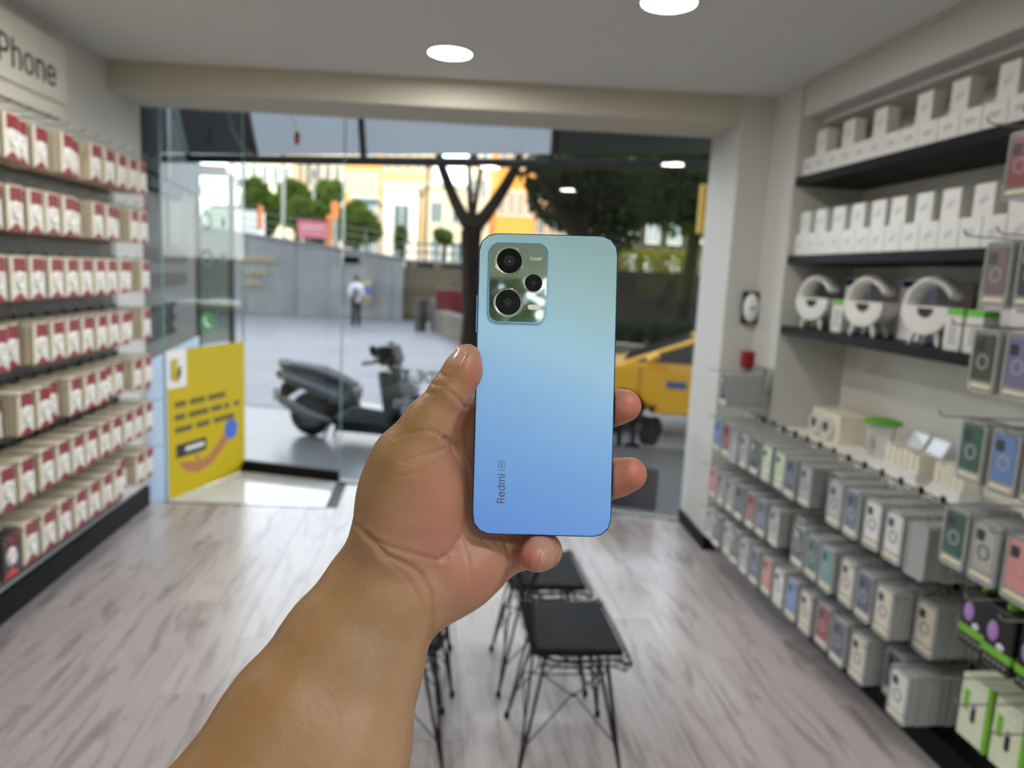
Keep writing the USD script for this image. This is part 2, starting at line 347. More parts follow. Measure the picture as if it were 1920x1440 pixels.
ROWS_Z = [2.185 - 0.278 * i for i in range(7)]
COL_Y = [2.62 + 0.148 * k for k in range(14)]
def nth(i): return ORD[i]
proto = {}; hookp = None; stuff = []; nind = 0
ROWN = ['top row', 'second row', 'third row', 'middle row', 'fifth row', 'sixth row', 'bottom row']
for r, z in enumerate(ROWS_Z):
    for c, y in enumerate(COL_Y):
        if y < 2.86 and r < 4: continue
        from_glass = len(COL_Y) - 1 - c
        dark = (r == 6 and c <= 3) or (r == 5 and c <= 1)
        where = f'{nth(from_glass)} hook from the glass, {ROWN[r]} of left wall'
        yy = y + rng.uniform(-0.008, 0.008)
        hm = matrix((LX + 0.004, yy, z + 0.003))
        if hookp is None:
            hookp = make_hook('left_wall_hook', '', 0.262, 'hooks on the left wall grid', 'wire_grey', 1); UsdGeom.Xform(hookp).MakeMatrixXform().Set(Gf.Matrix4d(hm.T.tolist())); hk = hookp
        else: hk = copy(hookp, hm, '', name='left_wall_hook')
        hk.SetCustomDataByKey('label', 'wire hook, ' + where)
        n = int(rng.choice([6, 8], p=[.12, .88]))
        if r == 0: n = min(n, 8)
        xf0 = LX + 0.020 + n * (PT + 0.0085)
        depth_n = 3 if c >= 2 else 2
        for j in range(n):
            x = xf0 - j * (PT + 0.0085); m = matrix((x, yy + rng.uniform(-.0025, .0025), z - 0.0015 + rng.uniform(-.002, 0)), rng.uniform(-.012, .012))
            if j < depth_n and nind < 300:
                nind += 1
                lead = ['front', 'second', 'third'][j]
                lab = (f'{lead} black and red pack, ' if dark else f'{lead} red-topped pack, ') + where
                nm = 'dark_accessory_pack' if dark else 'accessory_pack'
                gp = 'black and red packs at the near foot of the left wall' if dark else 'red and cream packs on the left wall'
                if dark not in proto:
                    proto[dark] = make_pack(nm, lab, 'pack', gp, dark); UsdGeom.Xform(proto[dark]).MakeMatrixXform().Set(Gf.Matrix4d(m.T.tolist()))
                else: copy(proto[dark], m, lab, gp, 'pack', nm)
            else:
                stuff.append(xf(pack_stack_mesh(1)[0], m))
solo('packs_further_back', cat_(stuff), 'card_cream', 'cream packs hanging close together further back on the left wall hooks', 'packs', kind='stuff')
# ------------------------------------------------------------------ right wall: shelves, counter, boxes
for z0, z1, l in ((2.205, 2.25, 'top'), (1.785, 1.83, 'middle'), (1.40, 1.445, 'lowest')):
    s = thing('black_shelf', f'black wooden wall shelf in the white recess, {l} of three', 'shelf', 'black shelves in the recess')
    part(s, 'board', cbox(1.94, 2.34, 2.06, 3.97, z0, z1, 0.002), 'shelf_black')
co = thing('counter', 'white counter top below the shelves, above the hanging phone cases', 'counter')
part(co, 'worktop', cbox(1.94, 2.34, 2.06, 3.97, 0.825, 0.868, 0.003), 'counter_white')

mat('carton_white', srgb(218, 217, 212), 0.4)
mat('carton_print', srgb(168, 168, 166), 0.45)
mat('carton_gold', srgb(232, 196, 120), 0.25, metal=0.3)
# white cartons: front faces -x
def make_carton(name, label, w, h, d, group, icon):
    t = thing(name, label, 'box', group)
    part(t, 'carton', cbox(0, d, -w / 2, w / 2, 0, h, 0.0015), 'carton_white')
    g = []
    if icon == 0: g = [xf(trimesh.creation.torus(0.010, 0.003, 16, 6), np.array([[0, 0, 1, -0.0002], [1, 0, 0, -0.008], [0, 1, 0, h * .55], [0, 0, 0, 1.0]])), xf(trimesh.creation.torus(0.008, 0.003, 16, 6), np.array([[0, 0, 1, -0.0002], [1, 0, 0, 0.012], [0, 1, 0, h * .45], [0, 0, 0, 1.0]]))]
    else: g = [box(-0.0006, 0.0002, -w * .25, w * .25, h * .52, h * .52 + 0.010), box(-0.0006, 0.0002, -w * .18, w * .2, h * .42, h * .42 + 0.006)]
    for q in g: q.vertices[:, 0] = q.vertices[:, 0] * 0.2
    part(t, 'print', cat_(g), 'carton_print')
    return t
BW = 0.122
lows = {}
def place(key, maker, m, label, group):
    if key not in lows:
        lows[key] = maker(); p = lows[key]; UsdGeom.Xform(p).MakeMatrixXform().Set(Gf.Matrix4d(m.T.tolist())); tagp(p, label, None, group); return p
    return copy(lows[key], m, label, group)
def rowlabel(i, n): return f'{ORD[i]} from the far end'
# top shelf: a close row of low cartons, tall ones standing on it, and more standing behind
for i, y in enumerate(np.arange(3.90, 2.1, -BW)):
    place('low1', lambda: make_carton('low_carton', '', BW - .004, 0.098, 0.14, '', 1), matrix((1.965, y, 2.25)), f'low white carton, front row on the top shelf, {rowlabel(i, 15)}', 'low white cartons on the top shelf')
for i, y in enumerate([3.80, 3.545, 3.285, 2.98, 2.77, 2.525, 2.27]):
    place('tall1', lambda: make_carton('tall_carton', '', 0.098, 0.125, 0.06, '', 0), matrix((1.975, y, 2.3485)), f'upright white carton on the low row, top shelf, {rowlabel(i, 7)}', 'upright white cartons on the top shelf')
for i, y in enumerate([2.64, 2.40]):
    place('tallb', lambda: make_carton('back_carton', '', 0.11, 0.20, 0.06, '', 0), matrix((2.18, y, 2.25)), f'white carton standing behind on the top shelf, {rowlabel(i, 6)}', 'white cartons at the back of the top shelf')
BW2 = 0.118
for i, y in enumerate(np.arange(3.90, 2.12, -BW2)):
    place('low2', lambda: make_carton('square_carton', '', BW2 - .004, 0.115, 0.14, '', 0), matrix((1.965, y, 1.83)), f'square white carton, front row on the middle shelf, {rowlabel(i, 15)}', 'square white cartons on the middle shelf')
for i, y in enumerate([3.885, 3.72, 3.545, 3.38, 3.215, 3.07, 2.90, 2.74, 2.565, 2.39]):
    lab = f'upright white carton on the square row, middle shelf, {rowlabel(i, 10)}'
    o = place('tall2', lambda: make_carton('standing_carton', '', 0.105, 0.118, 0.06, '', 0), matrix((1.975, y, 1.9455)), lab, 'upright white cartons on the middle shelf')
for i, y in enumerate([2.66]):
    place('tall2b', lambda: make_carton('rear_carton', '', 0.11, 0.20, 0.06, '', 0), matrix((2.2, y, 1.83)), f'white carton standing behind the others on the middle shelf', 'white cartons at the back of the middle shelf')

# round lamp speakers shaped like a G, on legs
mat('plastic_white', srgb(226, 225, 220), 0.25)
mat('plastic_grey', srgb(120, 120, 118), 0.4)
mat('light_strip', srgb(212, 206, 120), 0.3)
mat('mesh_dark', srgb(50, 50, 52), 0.6)
def make_speaker(label):
    t = thing('ring_lamp_speaker', label, 'lamp', 'ring lamp speakers on the lowest shelf')
    # ring lies in the y-z plane (seen from -x); half bowl below, arc above, open at the near side
    R, w = 0.105, 0.042; cz = 0.150
    Q = np.array([[0, 0, 1, 0], [1, 0, 0, 0], [0, 1, 0, 0], [0, 0, 0, 1.0]])
    def arc(r0, r1, a0, a1, n=40):
        a = np.radians(np.linspace(a0, a1, n)); return [(r1 * math.cos(x), r1 * math.sin(x)) for x in a] + [(r0 * math.cos(x), r0 * math.sin(x)) for x in a[::-1]]
    def put(poly, x0, x1): e = xf(prism(poly, x0, x1), Q); e.apply_translation((0, 0, cz)); return e
    from shapely.geometry import Polygon
    body = Polygon(arc(0.0, R, 180, 360)).union(Polygon([(-R, 0), (R, 0), (R, 0.012), (-R, 0.012)])).buffer(0.004).buffer(-0.004)
    grin = Polygon(arc(0.0, 0.034, 180, 360)).buffer(0.003)
    part(t, 'base_body', put(body.difference(grin), -0.062, 0.062), 'plastic_white', smooth=35)
    part(t, 'speaker_opening', put(grin, -0.052, 0.05), 'mesh_dark')
    pts = [(0, -R * 0.94 * math.cos(a), cz + R * 1.12 * math.sin(a)) for a in np.radians(np.linspace(32, 180, 30))]
    up_ = xf(tube(pts, np.linspace(0.019, 0.026, 30), 14), np.diag([2.3, 1, 1, 1])); part(t, 'arc_shade', up_, 'plastic_white', smooth=50)
    tip = trimesh.creation.icosphere(2, 0.020); tip.apply_scale((2.2, 1, 1)); tip.apply_translation((0, -R * .94 * math.cos(math.radians(32)), cz + R * 1.12 * math.sin(math.radians(32)))); part(t, 'shade_tip', tip, 'plastic_white', smooth=True)
    part(t, 'charging_pad', xf(trimesh.creation.cylinder(0.038, 0.006, sections=28), matrix((0, -0.02, cz + 0.015))), 'plastic_grey', smooth=40)
    for sx in (-1, 1):
        for sy in (-1, 1):
            part(t, 'leg', tube([(sx * 0.040, sy * 0.045, cz - 0.088), (sx * 0.046, sy * 0.062, 0.012), (sx * 0.047, sy * 0.064, 0.0)], [0.013, 0.009, 0.007], 10), 'plastic_white', smooth=40)
    return t
sp0 = None
for y, l in ((3.80, 'farthest of the row'), (3.32, 'middle one of the three whole ones'), (2.87, 'nearest of the three whole ones'), (2.27, 'mostly hidden behind the near hanging cases')):
    lab = 'white ring shaped lamp speaker on the lowest shelf, ' + l
    m = matrix((2.06, y, 1.445), 0.35, s=1.0)
    if sp0 is None: sp0 = make_speaker(lab); UsdGeom.Xform(sp0).MakeMatrixXform().Set(Gf.Matrix4d(m.T.tolist()))
    else: copy(sp0, m, lab)
mat('carton_navy', srgb(34, 38, 92), 0.4); mat('carton_lilac', srgb(238, 230, 236), 0.4); mat('green_lid', srgb(108, 190, 66), 0.4); mat('ink_grey', srgb(132, 130, 126), 0.5)
for y, w, l in ((3.60, 0.24, 'far'), (3.12, 0.26, 'middle'), (2.60, 0.30, 'near')):
    t = thing('lamp_carton', f'white carton with navy side behind the ring lamp speakers, {l} one', 'box', 'cartons behind the ring lamp speakers')
    part(t, 'carton', cbox(2.15, 2.32, y - w / 2, y + w / 2, 1.445, 1.72, 0.002), 'carton_lilac')
    part(t, 'navy_panel', box(2.148, 2.15, y - w / 2, y - w / 2 + w * .33, 1.447, 1.715), 'carton_navy')
    part(t, 'printed_band', box(2.148, 2.15, y - w * .1, y + w * .45, 1.68, 1.715), 'carton_navy')
def make_small(label):
    t = thing('green_topped_box', label, 'box', 'small white boxes with green tops')
    part(t, 'carton', cbox(0, 0.075, -0.038, 0.038, 0, 0.135, 0.001), 'carton_white')
    part(t, 'green_top', cbox(-0.0006, 0.0756, -0.0386, 0.0386, 0.135, 0.160, 0.003), 'green_lid')
    part(t, 'print', cat_([box(-0.0006, 0, -0.022 + .004 * i % .01, 0.016, 0.03 + 0.014 * i, 0.036 + 0.014 * i) for i in range(6)]), 'ink_grey')
    return t
sb = None
for y, x, l in ((3.56, 2.03, 'between the far and middle ring lamps'), (2.655, 1.99, 'beside the nearest ring lamp, left of a pair'), (2.545, 1.99, 'beside the nearest ring lamp, right of a pair')):
    m = matrix((x, y, 1.445), 0.15); lab = 'small white box with a green top ' + l
    if sb is None: sb = make_small(lab); UsdGeom.Xform(sb).MakeMatrixXform().Set(Gf.Matrix4d(m.T.tolist()))
    else: copy(sb, m, lab)

# on the counter
mat('kraft', srgb(232, 224, 204), 0.5); mat('kraft_dark', srgb(150, 124, 84), 0.5); mat('film_bright', srgb(226, 236, 240), 0.12, coat=0.6); mat('leaf_green', srgb(92, 168, 48), 0.5)
t = thing('bracelet_box', 'cream open fronted box of rolled bands at the far end of the counter', 'box')
part(t, 'carton', cbox(2.09, 2.25, 3.52, 3.80, 0.868, 1.02, 0.003), 'kraft')
for y in (3.60, 3.72):
    r = part(t, 'rolled_band', xf(lathe([(0.030, -0.02), (0.052, -0.02), (0.052, 0.02), (0.030, 0.02)], 24), np.array([[0, 0, 1, 2.078], [1, 0, 0, y], [0, 1, 0, 0.945], [0, 0, 0, 1.0]])), 'carton_white', smooth=40)
    part(r, 'core', xf(trimesh.creation.cylinder(0.029, 0.02, sections=20), np.array([[0, 0, 1, 2.086], [1, 0, 0, y], [0, 1, 0, 0.945], [0, 0, 0, 1.0]])), 'kraft_dark')
t = thing('green_lidded_tub', 'white tapered tub with a bright green lid on the counter', 'tub', m=matrix((2.16, 3.27, 0.868)))
part(t, 'tub', lathe([(0, 0), (0.058, 0), (0.082, 0.165), (0.078, 0.165), (0.056, 0.006), (0, 0.006)], 4), 'carton_white')
part(t, 'lid', xf(lathe([(0, 0.168), (0.088, 0.165), (0.088, 0.178), (0.05, 0.190), (0, 0.192)], 20), np.eye(4)), 'leaf_green', smooth=40)
part(t, 'label', box(-0.0665, -0.0655, -0.03, 0.03, 0.04, 0.12), 'carton_print')
def tray(name, label, x, y, n, w, h, d, shine):
    t = thing(name, label, 'box', 'display boxes of small packets on the counter')
    part(t, 'tray', cat_([cbox(x, x + d, y - w / 2, y + w / 2, 0.868, 0.868 + h * .35, 0.002), cbox(x + d - .006, x + d, y - w / 2, y + w / 2, 0.868, 0.868 + h, 0.001)]), 'carton_white')
    for i in range(n):
        yy = y - w / 2 + (i + .5) * w / n
        part(t, 'packet', cbox(x + .01, x + d - .012, yy - w / n * .42, yy + w / n * .42, 0.868 + h * .35, 0.868 + h * (1.0 + .05 * ((i * 7) % 3)), 0.002), 'film_bright' if shine and i > n * .45 else 'kraft')
tray('packet_tray', 'white display box of cream packets in the middle of the counter', 2.03, 2.93, 6, 0.24, 0.115, 0.10, False)
tray('packet_tray', 'white display box of cream packets at the near end of the counter', 2.02, 2.62, 5, 0.17, 0.12, 0.10, False)
t = thing('film_packets', 'two shiny clear wrapped packets leaning behind the cream packets', 'packets')
for y in (3.10, 2.96):
    q = cbox(-0.008, 0.008, -0.055, 0.055, 0, 0.17, 0.003); m = np.eye(4); c_, s_ = math.cos(.5), math.sin(.5); m[:3, :3] = [[c_, 0, s_], [0, 1, 0], [-s_, 0, c_]]; m[:3, 3] = (2.17, y, 0.875); part(t, 'packet', xf(q, m), 'film_bright')

# things on the pillar
mat('alarm_white', srgb(224, 226, 228), 0.3); mat('alarm_red', srgb(150, 16, 26), 0.35)
t = thing('wall_dispenser', 'white and black oval wall unit high on the pillar beside the recess', 'wall unit', m=matrix((1.895, 4.285, 1.525)))
part(t, 'back_box', cbox(-0.055, 0.055, -0.028, 0.015, -0.095, 0.095, 0.006), 'bracket_black')
e = trimesh.creation.icosphere(3, 1.0); e.apply_scale((0.046, 0.03, 0.085)); e.apply_translation((-0.012, -0.03, 0)); part(t, 'oval_front', e, 'alarm_white', smooth=True)
part(t, 'mark', box(-0.03, 0.0, -0.0615, -0.056, -0.008, 0.008), 'ink_grey')
t = thing('alarm_button', 'dark red fire alarm button on the pillar below the oval unit', 'alarm', m=matrix((1.905, 4.285, 1.215)))
part(t, 'housing', rounded([((sx * .034, sy, sz * .042), .008) for sx in (-1, 1) for sy in (-.035, 0.004) for sz in (-1, 1)]), 'alarm_red', smooth=40)
part(t, 'button', cbox(-0.018, 0.018, -0.047, -0.042, -0.018, 0.018, 0.002), 'card_dark_red')

# ------------------------------------------------------------------ right wall: wire grid with hooks and phone case packs
RX = 1.905
grid_panel('wire_grid', 'dark wire grid under the white counter, behind the hanging phone cases', RX, 2.06, 4.08, 0.13, 0.90, 0.063, 0.14, 'wire_dark', 0.0025)
grid_panel('wire_grid', 'tall dark wire grid on the near right wall behind coloured cases', RX, 1.2, 2.03, 0.13, 2.25, 0.063, 0.14, 'wire_dark', 0.0025)
grid_panel('wire_grid', 'short dark wire grid standing against the pillar above the counter end', RX, 3.95, 4.25, 0.91, 1.19, 0.063, 0.14, 'wire_dark', 0.0025)
mat('shell_grey', srgb(158, 160, 158), 0.18, coat=0.4)
mat('shell_rim', srgb(176, 178, 177), 0.14, coat=0.4)
mat('label_cream', srgb(228, 218, 188), 0.4)
mat('case_lens', srgb(60, 62, 70), 0.2)
CASEC = dict(grey=(176, 174, 170), dark=(58, 58, 60), green=(52, 92, 84), teal=(96, 146, 142), blue=(104, 136, 192), navy=(84, 87, 108), red=(146, 58, 66), pink=(214, 150, 150), purple=(122, 114, 156), cream=(218, 208, 190), orange=(204, 130, 104), lime=(206, 220, 184), brown=(116, 90, 92), olive=(70, 72, 56), white=(222, 220, 216))
for k_, v_ in CASEC.items(): mat('case_' + k_, srgb(*v_), 0.3, coat=0.3)
CW, CH, CT = 0.100, 0.186, 0.0195
QX = np.array([[0, 0, -1, 0], [-1, 0, 0, 0], [0, 1, 0, 0], [0, 0, 0, 1.0]])     # plan drawn in (x, y) -> faces -x
def facing(poly, d0, d1, z0=0.0): e = xf(prism(poly, d0, d1), QX); e.apply_translation((0, 0, z0)); return e
def make_case(colour, label, group):
    """clear blister with a coloured phone case inside; front faces -x at x = 0, hangs from z = 0"""
    t = thing(f'{colour}_phone_case' if colour != 'plain' else 'plain_case_pack', label, 'phone case', group)
    sh = facing(rrect(CW, CH, 0.012, 4), -CT, 0.0, -CH / 2)
    part(t, 'blister', sh, 'shell_grey', smooth=35)
    part(t, 'blister_rim', facing(rrect(CW, CH, 0.012, 4).difference(rrect(CW - .012, CH - .012, 0.009, 4)), 0.0, 0.0035, -CH / 2), 'shell_rim', smooth=35)
    if colour == 'plain': return t
    cc = part(t, 'case', facing(rrect(CW - .022, CH - .052, 0.009, 4), 0.0, 0.003, -CH / 2 + 0.010), 'case_' + colour)
    part(cc, 'camera_opening', facing(rrect(0.030, 0.032, 0.007, 3), 0.003, 0.0042, -0.048).apply_translation((0, -0.018 * -1, 0)), 'case_lens' if colour != 'dark' else 'case_grey')
    ring = trimesh.creation.annulus(0.017, 0.022, 0.0012, sections=24)
    part(cc, 'magnet_ring', xf(ring, np.array([[0, 0, -1, -0.0036], [-1, 0, 0, 0], [0, 1, 0, -CH / 2 - 0.002], [0, 0, 0, 1.0]])), 'shell_rim' if colour not in ('cream', 'white', 'grey', 'pink') else 'case_' + ('pink' if colour == 'pink' else 'navy'))
    part(t, 'label_strip', facing(rrect(CW - .020, 0.012, 0.003, 3), 0.0, 0.0045, -CH + 0.020), 'label_cream')
    return t
cp = {}
def put_case(colour, m, label, group):
    if colour not in cp:
        cp[colour] = make_case(colour, label, group); UsdGeom.Xform(cp[colour]).MakeMatrixXform().Set(Gf.Matrix4d(m.T.tolist())); return cp[colour]
    return copy(cp[colour], m, label, group)
rh = None
nh = None
def put_hook(y, z, where, long=False):
    global rh, nh
    if long:
        m = matrix((RX - 0.004, y, z + 0.003))
        if nh is None: nh = make_hook('long_wall_hook', '', 0.42, 'long hooks on the near right wall', 'wire_grey', -1); UsdGeom.Xform(nh).MakeMatrixXform().Set(Gf.Matrix4d(m.T.tolist())); o = nh
        else: o = copy(nh, m, '', name='long_wall_hook')
        tagp(o, 'long wire hook, ' + where); return
    m = matrix((RX - 0.004, y, z + 0.003))
    if rh is None: rh = make_hook('right_wall_hook', '', 0.335, 'hooks on the right wall grids', 'wire_grey', -1); UsdGeom.Xform(rh).MakeMatrixXform().Set(Gf.Matrix4d(m.T.tolist())); o = rh
    else: o = copy(rh, m, '', name='right_wall_hook')
    tagp(o, 'wire hook, ' + where)
rows = [(0.905, 'upper row under the counter', ['blue', 'red', 'plain', 'grey', 'dark', 'lime', 'lime', 'navy', 'grey', 'navy', 'grey', 'navy', 'white', 'white', 'plain']),
        (0.628, 'middle row under the counter', ['pink', 'grey', 'grey', 'navy', 'red', 'navy', 'grey', 'grey', 'dark', 'green', 'teal', 'cream', 'navy', 'cream', 'cream', 'teal', 'grey']),
        (0.382, 'bottom row under the counter', ['grey', 'dark', 'grey', 'dark', 'grey', 'navy', 'orange', 'white', 'blue', 'cream', 'red', 'navy', 'cream', 'navy', 'white', 'dark', 'white'])]
bulk = []; ncase = 0
def stack(y, z, colour, n, nreal, where, xfront=None):
    global ncase
    x0 = (RX - 0.020 - n * (CT + 0.0055)) if xfront is None else xfront
    for j in range(n):
        x = x0 + j * (CT + 0.0055)
        if x + CT > RX - 0.012: break
        m = matrix((x, y + rng.uniform(-.003, .003), z - 0.0015 + rng.uniform(-.002, 0)), rng.uniform(-.010, .010))
        if j < nreal and ncase < 298:
            ncase += 1; col = colour if j == 0 else ('plain' if colour == 'plain' else 'plain' if j > 1 else 'grey' if colour in ('white', 'grey', 'cream') else colour)
            put_case(col, m, f'{ORD[j]} boxed {"clear" if col == "plain" else col} case, {where}', 'boxed phone cases on the right wall')
        else: bulk.append(xf(facing(rrect(CW, CH, 0.012, 2), -CT, 0.0, -CH / 2), m))
for z, rn, cols in rows:
    for c, colour in enumerate(cols):
        y = 3.975 - 0.1265 * c
        if y < 2.10: continue
        w = f'{ORD[c]} hook from the glass, {rn}'
        put_hook(y, z, w)
        n = int(rng.integers(8, 12))
        stack(y, z, colour, n, 5, w, xfront=(1.632 + rng.uniform(-.008, .008)) if rng.random() > .12 else 1.70)
put_hook(4.01, 1.165, 'lone top hook against the pillar'); stack(4.01, 1.165, 'dark', 9, 8, 'lone top hook against the pillar')
near = [(2.115, ['red', 'dark']), (1.815, ['brown', 'dark']), (1.565, ['olive', 'purple']), (1.295, ['green', 'blue', 'brown']), (1.030, ['green', 'grey', 'pink'])]
NR = ['topmost near row', 'second near row', 'third near row', 'fourth near row', 'fifth near row']
for i, (z, cols) in enumerate(near):
    for c, colour in enumerate(cols):
        y = 1.985 - 0.126 * c - (0.03 if i == 0 else 0); w = f'{ORD[c]} hook of the {NR[i]}'
        put_hook(y, z, w, True); stack(y, z, colour, 3 if i < 4 else 7, 3, w, xfront=1.60 if i < 4 else 1.585)
solo('cases_further_back', cat_(bulk), 'shell_grey', 'clear boxed phone cases packed close behind the front ones on the right wall hooks', 'phone cases', kind='stuff')

# black boxes with a green band, white boxes with a green side, at the near lower right
mat('pack_black', srgb(26, 26, 28), 0.3); mat('pack_green', srgb(116, 184, 52), 0.35); mat('pack_lilac', srgb(176, 132, 196), 0.35); mat('pack_pale', srgb(224, 224, 206), 0.4, noise=(90, srgb(206, 214, 176))); mat('pack_pearl', srgb(216, 218, 222), 0.25)
def make_black(label):
    t = thing('black_charger_box', label, 'box', 'black boxes with green bands')
    part(t, 'carton', cbox(0, 0.16, -0.052, 0.052, -0.175, 0, 0.003), 'pack_black')
    part(t, 'green_band', cbox(-0.003, 0.162, -0.054, 0.054, -0.138, -0.116, 0.001), 'pack_green')
    part(t, 'hanger', cbox(0.02, 0.13, -0.008, 0.008, 0.0, 0.022, 0.002), 'pack_green')
    e = trimesh.creation.icosphere(1, 1.0); e.apply_scale((0.004, 0.020, 0.030)); e.apply_translation((-0.001, 0.020, -0.070)); part(t, 'lilac_picture', e, 'pack_lilac')
    e = trimesh.creation.icosphere(2, 1.0); e.apply_scale((0.004, 0.014, 0.010)); e.apply_translation((-0.001, -0.012, -0.104)); part(t, 'earbud_picture', e, 'pack_pearl')
    part(t, 'print', cat_([box(-0.0008, 0, -0.04 + .018 * i, -0.03 + .018 * i, -0.160, -0.148) for i in range(5)]), 'ink_grey')
    return t
def make_pale(label):
    t = thing('pale_charger_box', label, 'box', 'white boxes with green sides')
    part(t, 'carton', cbox(0, 0.11, -0.058, 0.058, -0.20, 0, 0.002), 'pack_pale')
    part(t, 'green_edge', box(-0.0012, 0.02, -0.0595, -0.046, -0.20, 0.0005), 'pack_green')
    part(t, 'device_picture', facing(rrect(0.018, 0.062, 0.008), 0.0, 0.001, -0.105), 'pack_black'); part(t, 'lilac_cap', facing(rrect(0.018, 0.016, 0.006), 0.0005, 0.0016, -0.082), 'pack_lilac')
    part(t, 'green_print', box(-0.001, 0, 0.022, 0.044, -0.11, -0.045), 'pack_green')
    return t
b0 = None
for c, (x, y) in enumerate(((1.62, 1.905), (1.60, 1.785), (1.60, 1.66))):
    m = matrix((x, y, 0.795)); lab = f'black box with lime green band, near right wall, {ORD[c]} from far side'
    if b0 is None: b0 = make_black(lab); UsdGeom.Xform(b0).MakeMatrixXform().Set(Gf.Matrix4d(m.T.tolist()))
    else: copy(b0, m, lab)
    put_hook(y, 0.819, f'{ORD[c]} hook of the black boxes', True)
b0 = None
for c, y in enumerate((1.90, 1.765, 1.63)):
    m = matrix((1.66, y, 0.515)); lab = f'white box with lime green edge, low on near right wall, {ORD[c]} from far'
    if b0 is None: b0 = make_pale(lab); UsdGeom.Xform(b0).MakeMatrixXform().Set(Gf.Matrix4d(m.T.tolist()))
    else: copy(b0, m, lab)
    put_hook(y, 0.518, f'{ORD[c]} hook of the white boxes', True)

# ------------------------------------------------------------------ chairs
mat('chair_wire', srgb(22, 23, 23), 0.45, spec=0.3)
mat('cushion_black', srgb(22, 24, 27), 0.6, spec=0.15)
def make_chair(label):
    """wire chair facing +x; origin on the floor under the middle of the seat"""
    t = thing('wire_chair', label, 'chair', 'black wire chairs')
    W_, D_ = 0.225, 0.20; Zs = 0.445
    cu = m3.Manifold.batch_hull([m3.Manifold.sphere(0.013, 12).translate((sx * 0.140, sy * 0.172, Zs + 0.008 + (0.004 if sx < 0 else 0))) for sx in (-1, 1) for sy in (-1, 1)])
    part(t, 'cushion', cu, 'cushion_black', smooth=40)
    # rim: seat front and sides, running up into the back
    def rim(s): return [(-0.15, s * 0.215, 0.80), (-0.175, s * 0.225, 0.70), (-0.165, s * 0.225, 0.56), (-0.13, s * 0.222, 0.47), (0.0, s * 0.218, 0.448), (0.13, s * 0.212, 0.446), (0.168, s * 0.190, 0.444)]
    loop = rim(-1) + rim(1)[::-1]
    from scipy.interpolate import CubicSpline
    L = np.array(loop + loop[:1]); cs = CubicSpline(np.arange(len(L)), L, bc_type='periodic'); R_ = cs(np.linspace(0, len(L) - 1, 91)[:-1])
    part(t, 'rim', tube(R_, 0.0052, 7, closed=True), 'chair_wire', smooth=60)
    part(t, 'lower_rim', tube(R_ * [0.93, 0.955, 1] + np.stack([0.0 * R_[:, 0], 0.0 * R_[:, 0], np.where(R_[:, 2] < 0.47, -0.028, 0.0)], 1), 0.003, 6, closed=True), 'chair_wire', smooth=60)
    # basket wires: strips across and along, sagging a little below the rim
    ws = []
    prof = np.array([(-0.155, 0.80), (-0.175, 0.68), (-0.168, 0.56), (-0.145, 0.47), (-0.08, 0.420), (0.02, 0.412), (0.12, 0.418), (0.172, 0.438)])
    pc = CubicSpline(np.arange(len(prof)), prof); P_ = pc(np.linspace(0, len(prof) - 1, 40))
    for y in np.linspace(-0.19, 0.19, 10):
        lift = 0.022 * (abs(y) / 0.2) ** 2; ws.append(tube([(x, y, z + lift * (z < .5)) for x, z in P_], 0.0015, 4))
    for i in range(1, 40, 3):
        x, z = P_[i]; ys = np.linspace(-0.218, 0.218, 13); sag = 0.030 * (1 - (np.abs(ys) / 0.218) ** 2.5)
        low = z < 0.5; ws.append(tube([(x - (0 if low else 0.02 * (1 - (abs(y) / .218) ** 2)), y, (0.446 - s + .004 if low else z)) for y, s in zip(ys, sag)], 0.0015, 4))
    for i in range(0, 90, 2):
        if R_[i, 2] < 0.46: ws.append(tube([R_[i], R_[i] * [0.93, 0.955, 1] + [0, 0, -0.028]], 0.0015, 4))
    for s in (-1, 1):
        for zz in (0.435, 0.422): ws.append(tube([(x, s * (0.214 - (0.446 - zz) * .6), zz) for x in np.linspace(-.14, .15, 8)], 0.0015, 4))
    part(t, 'basket_wires', cat_(ws), 'chair_wire', kind='stuff')
    for sx in (-1, 1):
        for sy in (-1, 1):
            lg = part(t, 'leg', cat_([tube([(sx * 0.085, sy * 0.095, 0.415), (sx * 0.172, sy * 0.178, 0.02)], 0.0055, 8), tube([(sx * 0.125, sy * 0.062, 0.415), (sx * 0.172, sy * 0.178, 0.02)], 0.0045, 8)]), 'chair_wire', smooth=60)
            part(lg, 'foot', lathe([(0, 0), (0.010, 0), (0.011, 0.016), (0.007, 0.026), (0, 0.026)], 10).apply_translation((sx * 0.174, sy * 0.180, 0)), 'bracket_black', smooth=40)
    br = []
    for (a, b) in (((-1, -1), (1, -1)), ((1, -1), (1, 1)), ((1, 1), (-1, 1)), ((-1, 1), (-1, -1))):
        lo = lambda s: np.array([s[0] * 0.152, s[1] * 0.158, 0.115]); hi = lambda s: np.array([s[0] * 0.095, s[1] * 0.100, 0.335]); mid = (lo(a) + lo(b)) / 2; mid[2] = 0.30
        for s in (a, b): br.append(tube([lo(s), mid * [0.98, 0.98, 1] + [0, 0, 0.0]], 0.0028, 5)); br.append(tube([hi(s), mid + [0, 0, -0.01]], 0.0028, 5))
        br.append(tube([hi(a), hi(b)], 0.0028, 5))
    for s in ((1, 1), (1, -1)): br.append(tube([(s[0] * .095, s[1] * .1, .335), (-s[0] * .095, -s[1] * .1, .335)], 0.0028, 5))
    part(t, 'brace_wires', cat_(br), 'chair_wire')
    return t
c0 = make_chair('near black wire chair with padded square seat, right of the forearm')
UsdGeom.Xform(c0).MakeMatrixXform().Set(Gf.Matrix4d(matrix((0.500, 2.370, 0)).T.tolist()))
UsdGeom.Xform(c0).GetPrim()
